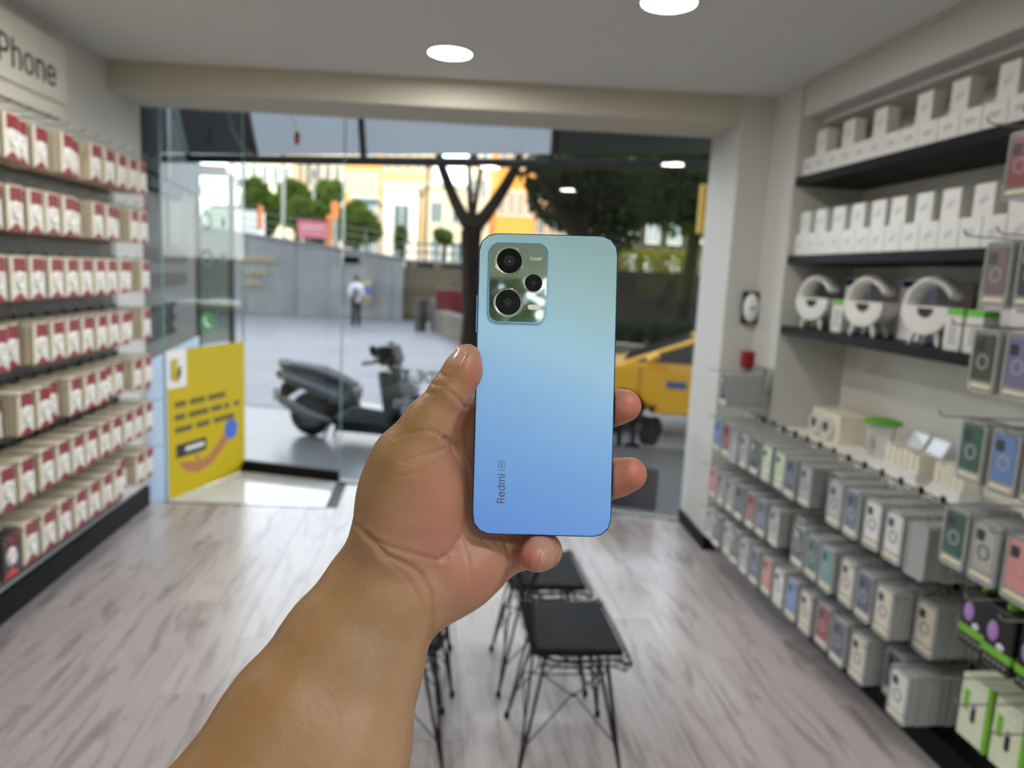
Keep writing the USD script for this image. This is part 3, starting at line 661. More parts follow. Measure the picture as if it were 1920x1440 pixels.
copy(c0, matrix((0.480, 2.868, 0), 0.0), 'far black wire chair with padded seat, just below the blue phone')
copy(c0, matrix((-0.09, 2.40, 0), math.pi), 'black wire chair behind the forearm, near one, only thin legs showing')
copy(c0, matrix((-0.05, 2.875, 0), math.pi), 'black wire chair behind the forearm, far one, only a leg showing')
# ------------------------------------------------------------------ outside
SZ = -0.4
mat('paving', srgb(112, 112, 116), 0.30, spec=0.6, noise=(1.2, srgb(102, 103, 107)), bump=(30, 0.1))
mat('asphalt', srgb(124, 124, 130), 0.5, noise=(0.8, srgb(110, 110, 116), (1, 3, 1)), bump=(40, 0.15))
mat('kerb', srgb(120, 120, 122), 0.7)
mat('wall_grey', srgb(136, 139, 140), 0.75, noise=(0.9, srgb(118, 121, 122), (1.5, 1, 0.4)))
mat('wall_brown', srgb(110, 101, 86), 0.8, noise=(0.7, srgb(92, 85, 72)))
mat('wall_dark', srgb(64, 58, 52), 0.9, spec=0.15, noise=(0.7, srgb(48, 44, 40)))
mat('facade_grey', srgb(112, 112, 110), 0.9, spec=0.1)
mat('facade_dark', srgb(56, 66, 68), 0.9, spec=0.1)
mat('plaster', srgb(150, 148, 142), 0.85)
mat('earth', srgb(96, 88, 70), 0.9)
mat('dark_metal', srgb(46, 44, 44), 0.5)
mat('rafter_red', srgb(66, 40, 38), 0.55)
def ky(x, o=0.0): return 10.75 - 0.36 * (x + 2.5) + o
struct('pavement', prism([(-12, 4.7), (0.9, 4.5), (1.1, ky(1.1)), (-12, ky(-12))], SZ - 0.2, SZ), 'paving')
mat('paving_shaded', srgb(66, 67, 68), 0.6, spec=0.3, noise=(1.5, srgb(58, 59, 60)), bump=(60, 0.2))  # dark tone carries the shade on the right half of the pavement
struct('pavement_shaded', prism([(0.9, 4.5), (14, 4.4), (14, ky(14)), (1.1, ky(1.1))], SZ - 0.2, SZ - 0.002), 'paving_shaded')
struct('kerb', prism([(-12, ky(-12)), (14, ky(14)), (14, ky(14, .15)), (-12, ky(-12, .15))], SZ - 0.2, SZ + 0.004), 'kerb')
struct('street', prism([(-12, ky(-12, .15)), (14, ky(14, .15)), (40, 3), (40, 36), (-40, 36), (-40, ky(-12))], SZ - 0.3, SZ - 0.02), 'asphalt')
struct('terrace_ground', prism([(-60, 30.9), (60, 30.9), (60, 120), (-60, 120)], SZ - 0.3, 1.75), 'earth')
struct('building_row', cat_([box(-60, -2.06, -2.5, 5.2, SZ - .2, 26), box(2.52, 26, -2.5, 4.6, SZ - .2, 26), box(-2.06, 2.52, -2.5, 4.6, 3.03, 26)]), 'plaster')
struct('shop_base', prism([(-2.06, 4.9), (2.52, 4.6), (2.52, gy(2.5) + .02), (-1.48, gy(-1.48) + .02), (-1.9, 5.3)], SZ - 0.1, -0.12), 'facade_grey')
struct('lawn', prism([(-40, -60), (40, -60), (40, -3.4), (-40, -3.4)], -0.5, -0.1), 'earth')

# doorstep in front of the open door, its dark nosing
ds = thing('doorstep', 'white polished stone slab inside the glass door, beside the yellow poster', 'step')
part(ds, 'slab', prism([(-1.80, ty(-1.8) + .012), (-0.70, ty(-.7) + .012), (-0.70, gy(-.7) - .03), (-1.44, gy(-1.44) - .03)], -0.119, 0.0), 'stone_white')
part(ds, 'threshold_strip', prism([(-1.80, ty(-1.8)), (-0.69, ty(-.69)), (-0.69, ty(-.69) + .012), (-1.80, ty(-1.8) + .012)], -0.119, 0.003), 'wire_grey')
struct('pavement_step', prism([(-1.55, gy(-1.55) + .06), (1.9, gy(1.9) + .06), (2.0, gy(2.0) + .40), (-1.45, gy(-1.45) + .40)], SZ, -0.2), 'kerb')

# the fixed side pane between the left wall and the door
DA, DB = np.array([-1.77, 5.10]), np.array([-1.46, 5.92]); DT = (DB - DA) / np.linalg.norm(DB - DA); DN = np.array([DT[1], -DT[0]])
DM = np.eye(4); DM[:3, 0] = [*DT, 0]; DM[:3, 1] = [0, 0, 1]; DM[:3, 2] = [*DN, 0]; DM[:3, 3] = [*DA, 0]     # u along the leaf, v up, w towards the room
dr = thing('window_3', None, None, m=DM, kind='structure')
def leaf(poly, w0, w1): return prism(poly, w0, w1)
part(dr, 'pane', box(0.0, 0.875, 0.0, 2.92, -0.006, 0.006), 'glass')
part(dr, 'edge_strip', cat_([box(-0.006, 0.0, 0.0, 2.92, -0.006, 0.006), box(0.875, 0.88, 0.0, 2.92, -0.006, 0.006)]), 'glass_edge')
# sticker poster on its lower half
mat('poster_yellow', srgb(198, 172, 0), 0.6, spec=0.2); mat('ink_black', srgb(30, 28, 24), 0.5); mat('ink_olive', srgb(96, 84, 10), 0.5); mat('poster_white', srgb(228, 226, 224), 0.45); mat('poster_skin', srgb(178, 112, 66), 0.5); mat('poster_blue', srgb(64, 104, 200), 0.45); mat('film_icon', srgb(70, 96, 78), 0.5); mat('film_phone', srgb(34, 140, 44), 0.5)
def sticker(name, label, cat): return thing(name, label, cat, m=DM)
po = sticker('yellow_poster', 'large yellow poster stuck on the lower half of the glass side pane', 'poster')
part(po, 'sheet', box(0.012, 0.878, 0.006, 1.035, 0.007, 0.0085), 'poster_yellow')
part(po, 'white_corner', box(0.012, 0.205, 0.775, 1.035, 0.0085, 0.0092), 'poster_white')
part(po, 'corner_picture', cat_([prism([(0.06, 0.82), (0.10, 0.82), (0.125, 0.97), (0.065, 0.975)], 0.0092, 0.0098)]), 'poster_yellow')
part(po, 'corner_picture', cat_([box(0.048, 0.060, 0.83, 0.965, 0.0092, 0.0098), prism([(0.10, 0.80), (0.155, 0.86), (0.15, 0.93), (0.11, 0.90)], 0.0092, 0.0098)]), 'ink_olive')
words = []
for row, (v, ends) in enumerate([(0.655, [(.08, .20), (.235, .40), (.43, .64)]), (0.565, [(.08, .19), (.225, .44), (.465, .60), (.62, .68), (.74, .81)]), (0.475, [(.08, .26), (.30, .45), (.49, .74)])]):
    for a, b in ends: words.append(prism(rrect(b - a, 0.042, 0.012).buffer(0), 0.0085, 0.0091).apply_translation(((a + b) / 2, v, 0)))
part(po, 'text_lines', cat_(words), 'ink_olive', label='three dark lines of small print')
part(po, 'button', prism(rrect(0.32, 0.095, 0.008), 0.0085, 0.0092).apply_translation((0.25, 0.325, 0)), 'ink_black')
part(po, 'button_print', cat_([prism(rrect(0.20, 0.030, 0.008), 0.0092, 0.0098).apply_translation((0.285, 0.327, 0))]), 'poster_white')
from shapely.geometry import LineString, Point
hand_shape = LineString([(0.20, 0.20), (0.33, 0.165), (0.45, 0.19), (0.55, 0.255), (0.64, 0.325)]).buffer(0.036).union(LineString([(0.20, 0.20), (0.15, 0.225)]).buffer(0.022)).union(LineString([(0.33, 0.19), (0.30, 0.25)]).buffer(0.018))
part(po, 'hand_picture', prism(hand_shape, 0.0085, 0.0093), 'poster_skin', label='printed open hand')
part(po, 'cuff_picture', prism(Point(0.70, 0.375).buffer(0.078), 0.0085, 0.0095), 'poster_blue', label='printed round blue cuff')
# film strip with round icons
fs = sticker('film_sticker', 'tall greenish see-through film strip with round icons above the yellow poster', 'sticker')
part(fs, 'film', box(0.36, 0.70, 1.05, 2.30, 0.007, 0.0085), 'glass_film')
part(fs, 'phone_icon', prism(Point(0.430, 1.205).buffer(0.072), 0.0085, 0.0092), 'film_phone', label='solid green round icon with a telephone receiver')
part(fs, 'receiver_mark', prism(LineString([(0.405, 1.235), (0.412, 1.205), (0.435, 1.182), (0.458, 1.178)]).buffer(0.008), 0.0092, 0.0097), 'poster_white')
for v in (1.42, 1.66, 1.92, 2.12): part(fs, 'ring_icon', prism(Point(0.435, v).buffer(0.060).difference(Point(0.435, v).buffer(0.046)), 0.0085, 0.0091), 'film_icon')
for v in (1.205, 1.42, 1.66, 1.92): part(fs, 'small_mark', prism(rrect(0.03, 0.07, 0.01), 0.0085, 0.0091).apply_translation((0.625, v, 0)), 'film_icon')

# letters and pictures on the shop window, mirrored as seen from inside
def on_pane(mesh, x, z, mirror=True):
    m = np.eye(4); s = -1 if mirror else 1
    m[:3, 0] = [*(GT * s), 0]; m[:3, 1] = [0, 0, 1]; m[:3, 2] = [*(GN), 0]; p = np.array([x, gy(x)]) + GN * 0.0062; m[:3, 3] = [*p, z]
    q = xf(mesh, m)
    if np.linalg.det(m[:3, :3]) < 0: q.invert()
    return q
mat('vinyl_black', srgb(8, 8, 9), 0.7, spec=0.05); mat('vinyl_pale', srgb(168, 186, 204), 0.4); mat('vinyl_purple', srgb(52, 46, 66), 0.4); mat('vinyl_violet', srgb(96, 72, 110), 0.4)
q1 = at(1180, 835, y=4.88)
def letters(name, label, mesh, mt):
    t = thing(name, label, 'lettering')
    for q in sorted(mesh.split(only_watertight=False), key=lambda q: q.bounds[0][0]): part(t, 'letter', q, mt)
letters('window_lettering', 'thick black capital letters on the shop window beside the phone', on_pane(meshkit.text_mesh('HI', 0.20, 0.0008, True), at_glass(1181, 838)[0] - 0.240, at_glass(1183, 838)[2], False), 'vinyl_black')
ap = at_glass(1218, 802)
def fruit():
    body = Point(-0.030, 0).buffer(0.058).union(Point(0.030, 0).buffer(0.058)).union(Point(-0.022, -0.045).buffer(0.046)).union(Point(0.022, -0.045).buffer(0.046))
    body = body.difference(Point(0.0, 0.077).buffer(0.022)).difference(Point(-0.105, 0.008).buffer(0.044)).difference(Point(0.0, -0.105).buffer(0.018))
    leaf_ = Point(0, 0).buffer(0.034).intersection(Point(0.030, 0.030).buffer(0.034))
    from shapely import affinity
    return body.union(affinity.translate(leaf_, -0.012, 0.078))
lg = thing('window_emblem', 'black bitten fruit emblem on the shop window right of the letters', 'emblem')
for g in getattr(fruit(), 'geoms', [fruit()]):
    from shapely import affinity
    g2 = affinity.scale(g, 1.02, 1.42, origin=(0, 0)); part(lg, 'body' if g.area > 0.003 else 'leaf', on_pane(prism(g2, 0, 0.0008), ap[0], ap[2], mirror=False), 'vinyl_black')
wp = thing('window_poster', 'dark purple phone poster low on the shop window, behind the ring finger', 'poster')
a, b = at_glass(1150, 872), at_glass(1236, 960)
W_, H_ = b[0] - a[0] + .10, a[2] - b[2]
part(wp, 'sheet', on_pane(prism(rrect(W_, H_, 0.02), 0, 0.0008).apply_translation((W_ / 2, -H_ / 2, 0)), a[0] - .10, a[2], False), 'vinyl_purple')
part(wp, 'picture', on_pane(prism(rrect(W_ * .2, H_ * .35, 0.01), 0.0008, 0.0012).apply_translation((W_ * .84, -H_ * .22, 0)), a[0] - .10, a[2], False), 'vinyl_violet')
part(wp, 'picture', on_pane(prism(rrect(W_ * .35, H_ * .6, 0.01), 0.0008, 0.0012).apply_translation((W_ * .3, -H_ * .6, 0)), a[0] - .10, a[2], False), 'vinyl_black')
for s, px, py, h_, mt, l in (('T SIDE TE', 872, 724, 0.085, 'vinyl_black', 'upper line'), ('Bilisim', 822, 772, 0.085, 'vinyl_pale', 'pale line in the middle'), ('onarim', 826, 800, 0.060, 'vinyl_black', 'lower line'), ('servis', 818, 832, 0.060, 'vinyl_black', 'lowest line')):
    p = at_glass(px, py); letters('window_lettering', f'mirrored lettering on the shop window beside the thumb, {l}', on_pane(meshkit.text_mesh(s, h_, 0.0008, True), p[0], p[2]), mt)

# awning over the pavement
aw = thing('awning', 'sloping awning with dark red rafters above the shop front', 'awning')
mat('awning_shaded', srgb(64, 70, 70), 0.5)  # end panels carry the shade of the building above in their colour
M['awning_sheet'] = usdkit.material(stage, '/World/Looks/awning_sheet', {'d': ('diffuse_bsdf', {'color': srgb(196, 204, 206)}), 't': ('translucent_bsdf', {'color': srgb(212, 216, 222)}), 'm': ('mix_closure', {'fac': 0.6})}, [('d.BSDF', 'm.closure1'), ('t.BSDF', 'm.closure2')], surface='m.closure')
def beam_pt(px, py):
    d = ROT @ np.array([px - 960, 720 - py, FPX]); return EYE + d * ((GA + GN * 0.36 - EYE[:2]) @ GN) / (d[:2] @ GN)
def apex(px): p = beam_pt(px, 300); return np.array([p[0] - GN[0] * 0.22, p[1] - GN[1] * 0.22, 3.04])
B0, B1 = beam_pt(352, 297), beam_pt(1420, 312)
part(aw, 'front_beam', tube([B0, B1], 0.034, 4), 'dark_metal')
raf = [(356, None), (376, 0), (480, 0), (682, 0), (1038, 0), (1400, None)]
def sheet(p):
    p = np.array(p); nrm = np.cross(p[1] - p[0], p[2] - p[0]); nrm /= np.linalg.norm(nrm); return trimesh.convex.convex_hull(np.vstack([p, p + nrm * 0.008]))
for (a, b), mt in zip(zip([r[0] for r in raf[:-1]], [r[0] for r in raf[1:]]), ['awning_shaded', 'awning_shaded', 'awning_sheet', 'awning_sheet', 'awning_shaded']):
    up_ = np.array([0, 0, 0.03]); part(aw, 'panel', sheet([beam_pt(a, 297) + up_, beam_pt(b, 297) + up_, apex(b) + up_, apex(a) + up_]), mt)
for px, v in raf:
    if v is None: continue
    lo_, hi_ = beam_pt(px, 299), apex(px); hi_ = hi_ + np.array([0.04 if px > 500 else 0, 0, 0]); part(aw, 'rafter', tube([lo_, hi_], 0.026, 4), 'rafter_red')
def near_glass(px, py, o):
    d = ROT @ np.array([px - 960, 720 - py, FPX]); return EYE + d * ((GA + GN * o - EYE[:2]) @ GN) / (d[:2] @ GN)
p0 = [near_glass(422, 190, .05), near_glass(436, 245, .14), near_glass(455, 278, .22), near_glass(484, 294, .27)]
solo('cable', tube(p0, 0.009, 6), 'wire_grey', 'pale cable hanging in a curve behind the glass front', 'cable')
rt = thing('red_tag', 'small red tag hanging from wires under the awning', 'tag'); c = near_glass(557, 258, .10)
part(rt, 'tag', cbox(c[0] - .018, c[0] + .018, c[1] - .01, c[1] + .01, c[2] - .05, c[2] + .04, 0.003), 'card_bright_red'); part(rt, 'wire', tube([c + [0, 0, .04], c + [-.04, .01, .14], c + [-.06, .0, .33]], 0.003, 5), 'wire_grey')

# neighbouring shop front on the left, square to ours
nb = thing('neighbour_shop', 'grey neighbouring shop front with big dark lettering, seen through the left glass', 'shop')
N0, N1 = np.array([-2.12, 5.5]), np.array([-2.42, 7.9]); NT = (N1 - N0) / np.linalg.norm(N1 - N0); NN = np.array([NT[1], -NT[0]]); NL = np.linalg.norm(N1 - N0)
NM = np.eye(4); NM[:3, 0] = [*NT, 0]; NM[:3, 1] = [0, 0, 1]; NM[:3, 2] = [*NN, 0]; NM[:3, 3] = [*N0, 0]
def nbp(name, mesh, mt, **k): return part(nb, name, xf(mesh, NM), mt, **k)
nbp('wall', box(0, NL, SZ, 3.3, -0.25, 0.0), 'facade_grey')
nbp('fascia', cbox(0, NL, 2.28, 3.1, 0.0, 0.05, 0.004), 'facade_dark'); nbp('fascia_rib', box(0.9, 1.0, 2.28, 3.1, 0.05, 0.07), 'dark_metal')
nbp('blind_box', cbox(0.3, 1.5, 2.16, 2.25, 0.0, 0.06, 0.004), 'facade_dark'); nbp('green_panel', box(1.15, 1.6, 1.75, 2.14, 0, 0.02), 'film_icon'); nbp('orange_panel', box(0.05, 0.30, 1.85, 2.14, 0, 0.02), 'case_orange')
for z in (1.62, 1.42): nbp('dark_band', box(0.1, 1.9, z, z + 0.10, 0, 0.015), 'dark_metal')
for z in (1.00,): nbp('lettering', meshkit.text_mesh('NTERE', 0.26, 0.01, True).apply_translation((0.28, z, 0.0)), 'facade_dark')
nbp('ground_reflection', cbox(0, NL, SZ, 0.86, 0.0, 0.03, 0.004), 'vinyl_pale'); nbp('lettering', meshkit.text_mesh('IM', 0.12, 0.006, True).apply_translation((0.10, 0.66, 0.03)), 'ink_grey')  # pale lower panel paints the reflected ground onto the shop front

def put(name, label, cat, parts_, group=None):
    t = thing(name, label, cat, group)
    for pn, me, mt, *r in parts_: part(t, pn, me, mt, smooth=r[0] if r else False)
    return t
def pbox(x0, y0, x1, y1, Y, d=0.1):
    a, b = at(x0, y0, y=Y), at(x1, y1, y=Y); return cbox(a[0], b[0], Y, Y + d, b[2], a[2], min(0.02, d / 4))
mat('gold_yellow', srgb(206, 168, 74), 0.5)
mat('sign_red', srgb(150, 44, 62), 0.5); mat('sign_pink', srgb(206, 110, 128), 0.5); mat('white_paint', srgb(232, 232, 226), 0.5); mat('orange_paint', srgb(226, 128, 58), 0.5)
put('street_sign', 'dark red shop sign above the pale film on the side pane', 'sign', [('board', pbox(358, 306, 424, 331, 13.0), 'sign_red'), ('post', box(at(362, 312, y=13)[0] - .05, at(362, 312, y=13)[0] + .05, 13.10, 13.2, SZ - .02, 3.3), 'dark_metal')])
put('street_sign', 'small black shop sign with a white mark left of the trees', 'sign', [('board', pbox(426, 333, 462, 352, 16.0), 'vinyl_black'), ('mark', pbox(436, 337, 446, 350, 15.97, 0.03), 'white_paint'), ('post', box(at(430, 340, y=16)[0] - .05, at(430, 340, y=16)[0] + .05, 16.10, 16.2, SZ - .02, 3.4), 'dark_metal')])
put('kiosk', 'white kiosk behind the grey wall at the far left', 'kiosk', [('body', pbox(380, 388, 482, 500, 33, 1.5), 'white_paint'), ('orange_edge', pbox(482, 385, 490, 430, 33.0, 0.3), 'orange_paint'), ('roof', pbox(376, 382, 486, 389, 32.9, 1.8), 'dark_metal')])

put('street_sign', 'narrow yellow sign standing beside the edge of the white pillar', 'sign', [('board', pbox(1316, 345, 1345, 440, 12.0), 'gold_yellow'), ('post', box(at(1335, 400, y=12)[0] - .04, at(1335, 400, y=12)[0] + .04, 12.1, 12.2, SZ - .02, 2.6), 'dark_metal')])
# grey retaining wall with coping and railing
Wt = lambda x: 2.70 + (-7.68 - x) * 0.1035
rw = thing('retaining_wall', 'long smooth grey retaining wall across the street', 'wall')
def wallprism(x0, x1, lo, hi, y0, y1):
    v = np.array([(x, y, z) for x in (x0, x1) for y in (y0, y1) for z in ((lo if not callable(lo) else lo(x)), hi(x))]); return trimesh.convex.convex_hull(v)
x = -15.0; 
while x < -1.3:
    x2 = min(x + 1.9, -1.25); part(rw, 'panel', wallprism(x + 0.012, x2 - 0.012, SZ, Wt, 30.5, 30.9), 'wall_grey'); x = x2
part(rw, 'coping', wallprism(-15, -1.22, lambda x: Wt(x), lambda x: Wt(x) + 0.10, 30.44, 30.96), 'kerb')
mat('gold', srgb(176, 160, 120), 0.4, metal=0.3)
gl = thing('wall_lettering', 'rows of small gold letters on the left of the grey wall', 'lettering')
for r, (px0, py0, n) in enumerate(((452, 484, 8), (462, 510, 5), (460, 531, 4))):
    for i in range(n):
        p = at(px0 + i * 8.5, py0 + i * .5, y=30.46); part(gl, 'letter', cbox(p[0] - .05, p[0] + .05, 30.42, 30.5, p[2] - .11, p[2] + .11, 0.01), 'gold')
put('wall_sign', 'small black sign plate high on the grey wall above the person', 'sign', [('plate', pbox(644, 480, 672, 493, 30.40, 0.09), 'vinyl_black')])
put('notice_board', 'notice board with yellow and blue blocks on the grey wall behind the person', 'board', [('board', pbox(675, 517, 697, 575, 30.40, 0.09), 'ink_grey'), ('block', pbox(678, 526, 695, 537, 30.36, 0.04), 'gold'), ('block', pbox(678, 541, 695, 550, 30.36, 0.04), 'poster_blue'), ('block', pbox(678, 553, 695, 561, 30.36, 0.04), 'gold')])
ra = thing('railing', 'thin grey railing along the top of the retaining wall', 'railing')
for x in np.arange(-14, -1.0, 1.6): part(ra, 'post', tube([(x, 30.7, Wt(x) + .10), (x, 30.7, Wt(x) + 0.95)], 0.022, 6), 'ink_grey')
for dz in (0.35, 0.65, 0.95): part(ra, 'rail', tube([(-14, 30.7, Wt(-14) + dz), (-1.2, 30.7, Wt(-1.2) + dz)], 0.016, 6), 'ink_grey')
put('billboard', 'pink advertising board on the terrace above the grey wall', 'billboard', [('board', pbox(558, 413, 612, 448, 33, 0.2), 'sign_pink'), ('frame', pbox(555, 410, 615, 413, 32.95, 0.3), 'sign_red'), ('stripe', pbox(565, 424, 605, 428, 32.97, 0.05), 'white_paint'), ('stripe', pbox(565, 433, 600, 436, 32.97, 0.05), 'white_paint'), ('post', pbox(612, 402, 620, 470, 33.1, 0.2), 'orange_paint'), ('leg', box(at(575, 448, y=33)[0] - .06, at(575, 448, y=33)[0] + .06, 33.05, 33.17, 1.75, at(575, 446, y=33)[2]), 'dark_metal')])

# wall right of it, with pilasters, planter, bin and low wall
bw = thing('back_wall', 'brownish garden wall with pilasters right of the grey wall', 'wall')
part(bw, 'wall', box(-1.25, 14, 32.0, 32.4, SZ, 1.95), 'wall_brown')
for x in (-0.9, 0.1, 1.3, 2.5, 3.7): part(bw, 'pilaster', cbox(x - .16, x + .16, 31.75, 32.0, SZ, 2.0, 0.02), 'wall_brown')
part(bw, 'coping', cbox(-1.3, 14, 31.8, 32.5, 1.95, 2.08, 0.02), 'kerb')
rb = thing('railing', 'pale patterned railing on the brown garden wall', 'railing')
for x in np.arange(-1.2, 6, 0.35): part(rb, 'baluster', tube([(x, 32.2, 2.08), (x, 32.2, 2.75)], 0.035, 5), 'white_paint')
for z in (2.40, 2.75): part(rb, 'rail', tube([(-1.25, 32.2, z), (6, 32.2, z)], 0.035, 5), 'dark_metal')
put('litter_bin', 'dark upright litter bin at the end of the low wall', 'bin', [('body', lathe([(0, 0), (0.20, 0), (0.22, 1.0), (0.20, 1.08), (0, 1.08)], 16).apply_translation((-0.42, 25.6, SZ)), 'dark_metal', 40), ('post', tube([(0.0, 25.7, SZ), (0.0, 25.7, 0.72)], 0.09, 8), 'kerb')])
put('planter', 'dark brown planter trough behind the low wall', 'planter', [('trough', cbox(0.05, 1.35, 26.8, 27.6, 0.25, 1.0, 0.03), 'card_dark_red'), ('soil', box(0.1, 1.3, 26.85, 27.55, 1.0, 1.02), 'earth'), ('foot', box(0.2, 1.2, 26.9, 27.5, SZ, 0.25), 'kerb')])
struct('low_wall', prism([(0.05, 25.4), (1.75, 17.2), (6.0, 13.2), (6.3, 13.5), (2.0, 17.5), (0.5, 25.6)], SZ - .1, 0.32), 'wall_brown')

# person by the wall
mat('shirt_white', srgb(226, 226, 232), 0.8); mat('trousers_black', srgb(24, 24, 28), 0.8); mat('skin_plain', srgb(176, 132, 108), 0.5); mat('bag_grey', srgb(112, 106, 110), 0.7); mat('hair_dark', srgb(30, 26, 24), 0.6)
pe = thing('person', 'person in a white shirt and black trousers standing by the grey wall, looking down', 'person', m=matrix((-2.72, 26.7, SZ), 2.2))
def limbs(ch):
    o = None
    for a, b in zip(ch[:-1], ch[1:]):
        g = rounded([(a[:3], a[3]), (b[:3], b[3])], 14); o = g if o is None else o + g
    return o
# faces +x; y to its left
bodyf = limbs([(0.00, 0, 0.95, .13), (0.01, 0, 1.18, .125), (0.0, 0, 1.36, .13)]) + limbs([(0, -.17, 1.40, .055), (0, .17, 1.40, .055)]) + limbs([(0.0, 0, 1.42, .06), (0.03, 0, 1.54, .055)])
hd = m3.Manifold.sphere(1, 24).scale((0.095, 0.078, 0.118)).translate((0.05, 0, 1.64)) + rounded([((0.14, 0, 1.625), .014), ((0.13, 0, 1.65), .010)]) + m3.Manifold.sphere(.02, 10).translate((0.04, .08, 1.63)) + m3.Manifold.sphere(.02, 10).translate((0.04, -.08, 1.63))
legs_ = limbs([(0, .09, .92, .095), (0.02, .10, .50, .065), (0.0, .11, .09, .045)]) + limbs([(0, -.09, .92, .095), (0.0, -.10, .50, .065), (-0.02, -.11, .09, .045)])
arms_ = [limbs([(0, s * .20, 1.38, .055), (-0.01, s * .25, 1.12, .045), (0.20, s * .12, 1.16, .035)]) for s in (-1, 1)]
part(pe, 'body', (bodyf + hd + legs_ + arms_[0] + arms_[1]).refine_to_length(0.05), 'skin_plain', smooth=50)
part(pe, 'shirt', limbs([(0.0, 0, 0.92, .15), (0.01, 0, 1.18, .140), (0.0, 0, 1.36, .145)]) + limbs([(0, -.17, 1.40, .068), (0, .17, 1.40, .068)]) + limbs([(0, .20, 1.38, .066), (-.01, .25, 1.13, .056)]) + limbs([(0, -.20, 1.38, .066), (-.01, -.25, 1.13, .056)]), 'shirt_white', smooth=50)
part(pe, 'trousers', limbs([(0, .09, .94, .108), (0.02, .10, .50, .078), (0.0, .11, .08, .062)]) + limbs([(0, -.09, .94, .108), (0.0, -.10, .50, .078), (-0.02, -.11, .08, .062)]), 'trousers_black', smooth=50)
part(pe, 'hair', (m3.Manifold.sphere(1, 24).scale((0.102, 0.086, 0.118)).translate((0.03, 0, 1.665)) - m3.Manifold.cube((0.3, 0.3, 0.3)).translate((0.085, -.15, 1.42)) - m3.Manifold.cube((0.5, 0.3, 0.3)).translate((-.2, -.15, 1.28))), 'hair_dark', smooth=50)
for s in (-1, 1):
    part(pe, 'shoe', rounded([((-0.06 - .01 * (s < 0), s * .11, .035), .035), ((0.12 - .01 * (s < 0), s * .12, .03), .03)]), 'trousers_black', smooth=50)
    part(pe, 'hand', rounded([((0.21, s * .11, 1.165), .034), ((0.27, s * .06, 1.19), .028)]), 'skin_plain', smooth=50)
part(pe, 'bag', cbox(-0.20, -0.13, -0.02, 0.24, 0.96, 1.30, 0.03), 'bag_grey')

# lamp posts
for px, py0, Y, r, mt, l, top in ((797, 486, 31.5, 0.055, 'dark_metal', 'thin dark green lamp post rising from the wall end', 5.8), (531, 452, 36, 0.07, 'wire_grey', 'pale lamp post among the terrace trees', 6.2), (587, 452, 41, 0.06, 'wire_grey', 'second pale lamp post among the terrace trees', 6.2), (627, 440, 37, 0.12, 'orange_paint', 'grey post with an orange top beside the pink board', 4.7)):
    b = at(px, py0, y=Y); t = thing('lamp_post', l, 'lamp post')
    part(t, 'pole', tube([(b[0], Y, 1.75), (b[0], Y, top)], r, 8), 'wire_grey' if mt == 'orange_paint' else mt)
    if mt == 'orange_paint': part(t, 'orange_top', tube([(b[0], Y, 3.9), (b[0], Y, top)], r * 1.4, 8), mt); part(t, 'arm', tube([(b[0], Y, top), (b[0] + .5, Y, top + .25)], .05, 6), 'dark_metal')
    else: part(t, 'lantern', lathe([(0, 0), (.15, .05), (.2, .35), (0, .5)], 10).apply_translation((b[0], Y, top)), mt)

# trees
def leaf_mat(name, c1, c2):
    M[name] = usdkit.material(stage, '/World/Looks/' + name, {'g': ('geometry', {}), 'r': ('rgb_ramp', {'ramp': [(0, c1), (1, c2)]}), 'd': ('diffuse_bsdf', {}), 't': ('translucent_bsdf', {}), 'm': ('mix_closure', {'fac': 0.35})},
        [('g.random_per_island', 'r.fac'), ('r.color', 'd.color'), ('r.color', 't.color'), ('d.BSDF', 'm.closure1'), ('t.BSDF', 'm.closure2')], surface='m.closure')
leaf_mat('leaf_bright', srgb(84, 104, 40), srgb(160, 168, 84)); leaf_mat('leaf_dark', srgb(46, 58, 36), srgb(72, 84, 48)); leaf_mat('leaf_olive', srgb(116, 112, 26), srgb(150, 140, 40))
mat('bark', srgb(46, 38, 32), 0.95, spec=0.1, noise=(8, srgb(30, 25, 21), (1, 1, .3)), bump=(20, .4))
def leaves(blobs, n, size, seed):
    r = np.random.default_rng(seed); vol = np.array([b[1][0] * b[1][1] * b[1][2] for b in blobs]); k = r.choice(len(blobs), n, p=vol / vol.sum())
    d = r.normal(size=(n, 3)); d /= np.linalg.norm(d, axis=1, keepdims=True); rad = r.uniform(0.45, 1.0, (n, 1)) ** 0.5
    C = np.array([blobs[i][0] for i in k]) + d * rad * np.array([blobs[i][1] for i in k])
    a = r.normal(size=(n, 3)); a /= np.linalg.norm(a, axis=1, keepdims=True); b = np.cross(a, r.normal(size=(n, 3))); b /= np.linalg.norm(b, axis=1, keepdims=True)
    s = size * r.uniform(.6, 1.3, (n, 1)); V = np.stack([C - a * s, C + b * s * .45 + np.cross(a, b) * s * .12, C + a * s, C - b * s * .45 + np.cross(a, b) * s * .12], 1).reshape(-1, 3)
    i = np.arange(n)[:, None] * 4; F = np.vstack([i + [0, 1, 2], i + [0, 2, 3]]); return trimesh.Trimesh(V, F, process=False)
def tree(label, trunk, blobs, n, size, mt, seed, group=None, name='tree'):
    t = thing(name, label, 'tree' if name == 'tree' else 'bush', group)
    if trunk: part(t, 'trunk', cat_([tube(p, r, 9) for p, r in trunk]), 'bark', smooth=60)
    part(t, 'foliage', leaves(blobs, n, size, seed), mt, kind='stuff'); return t
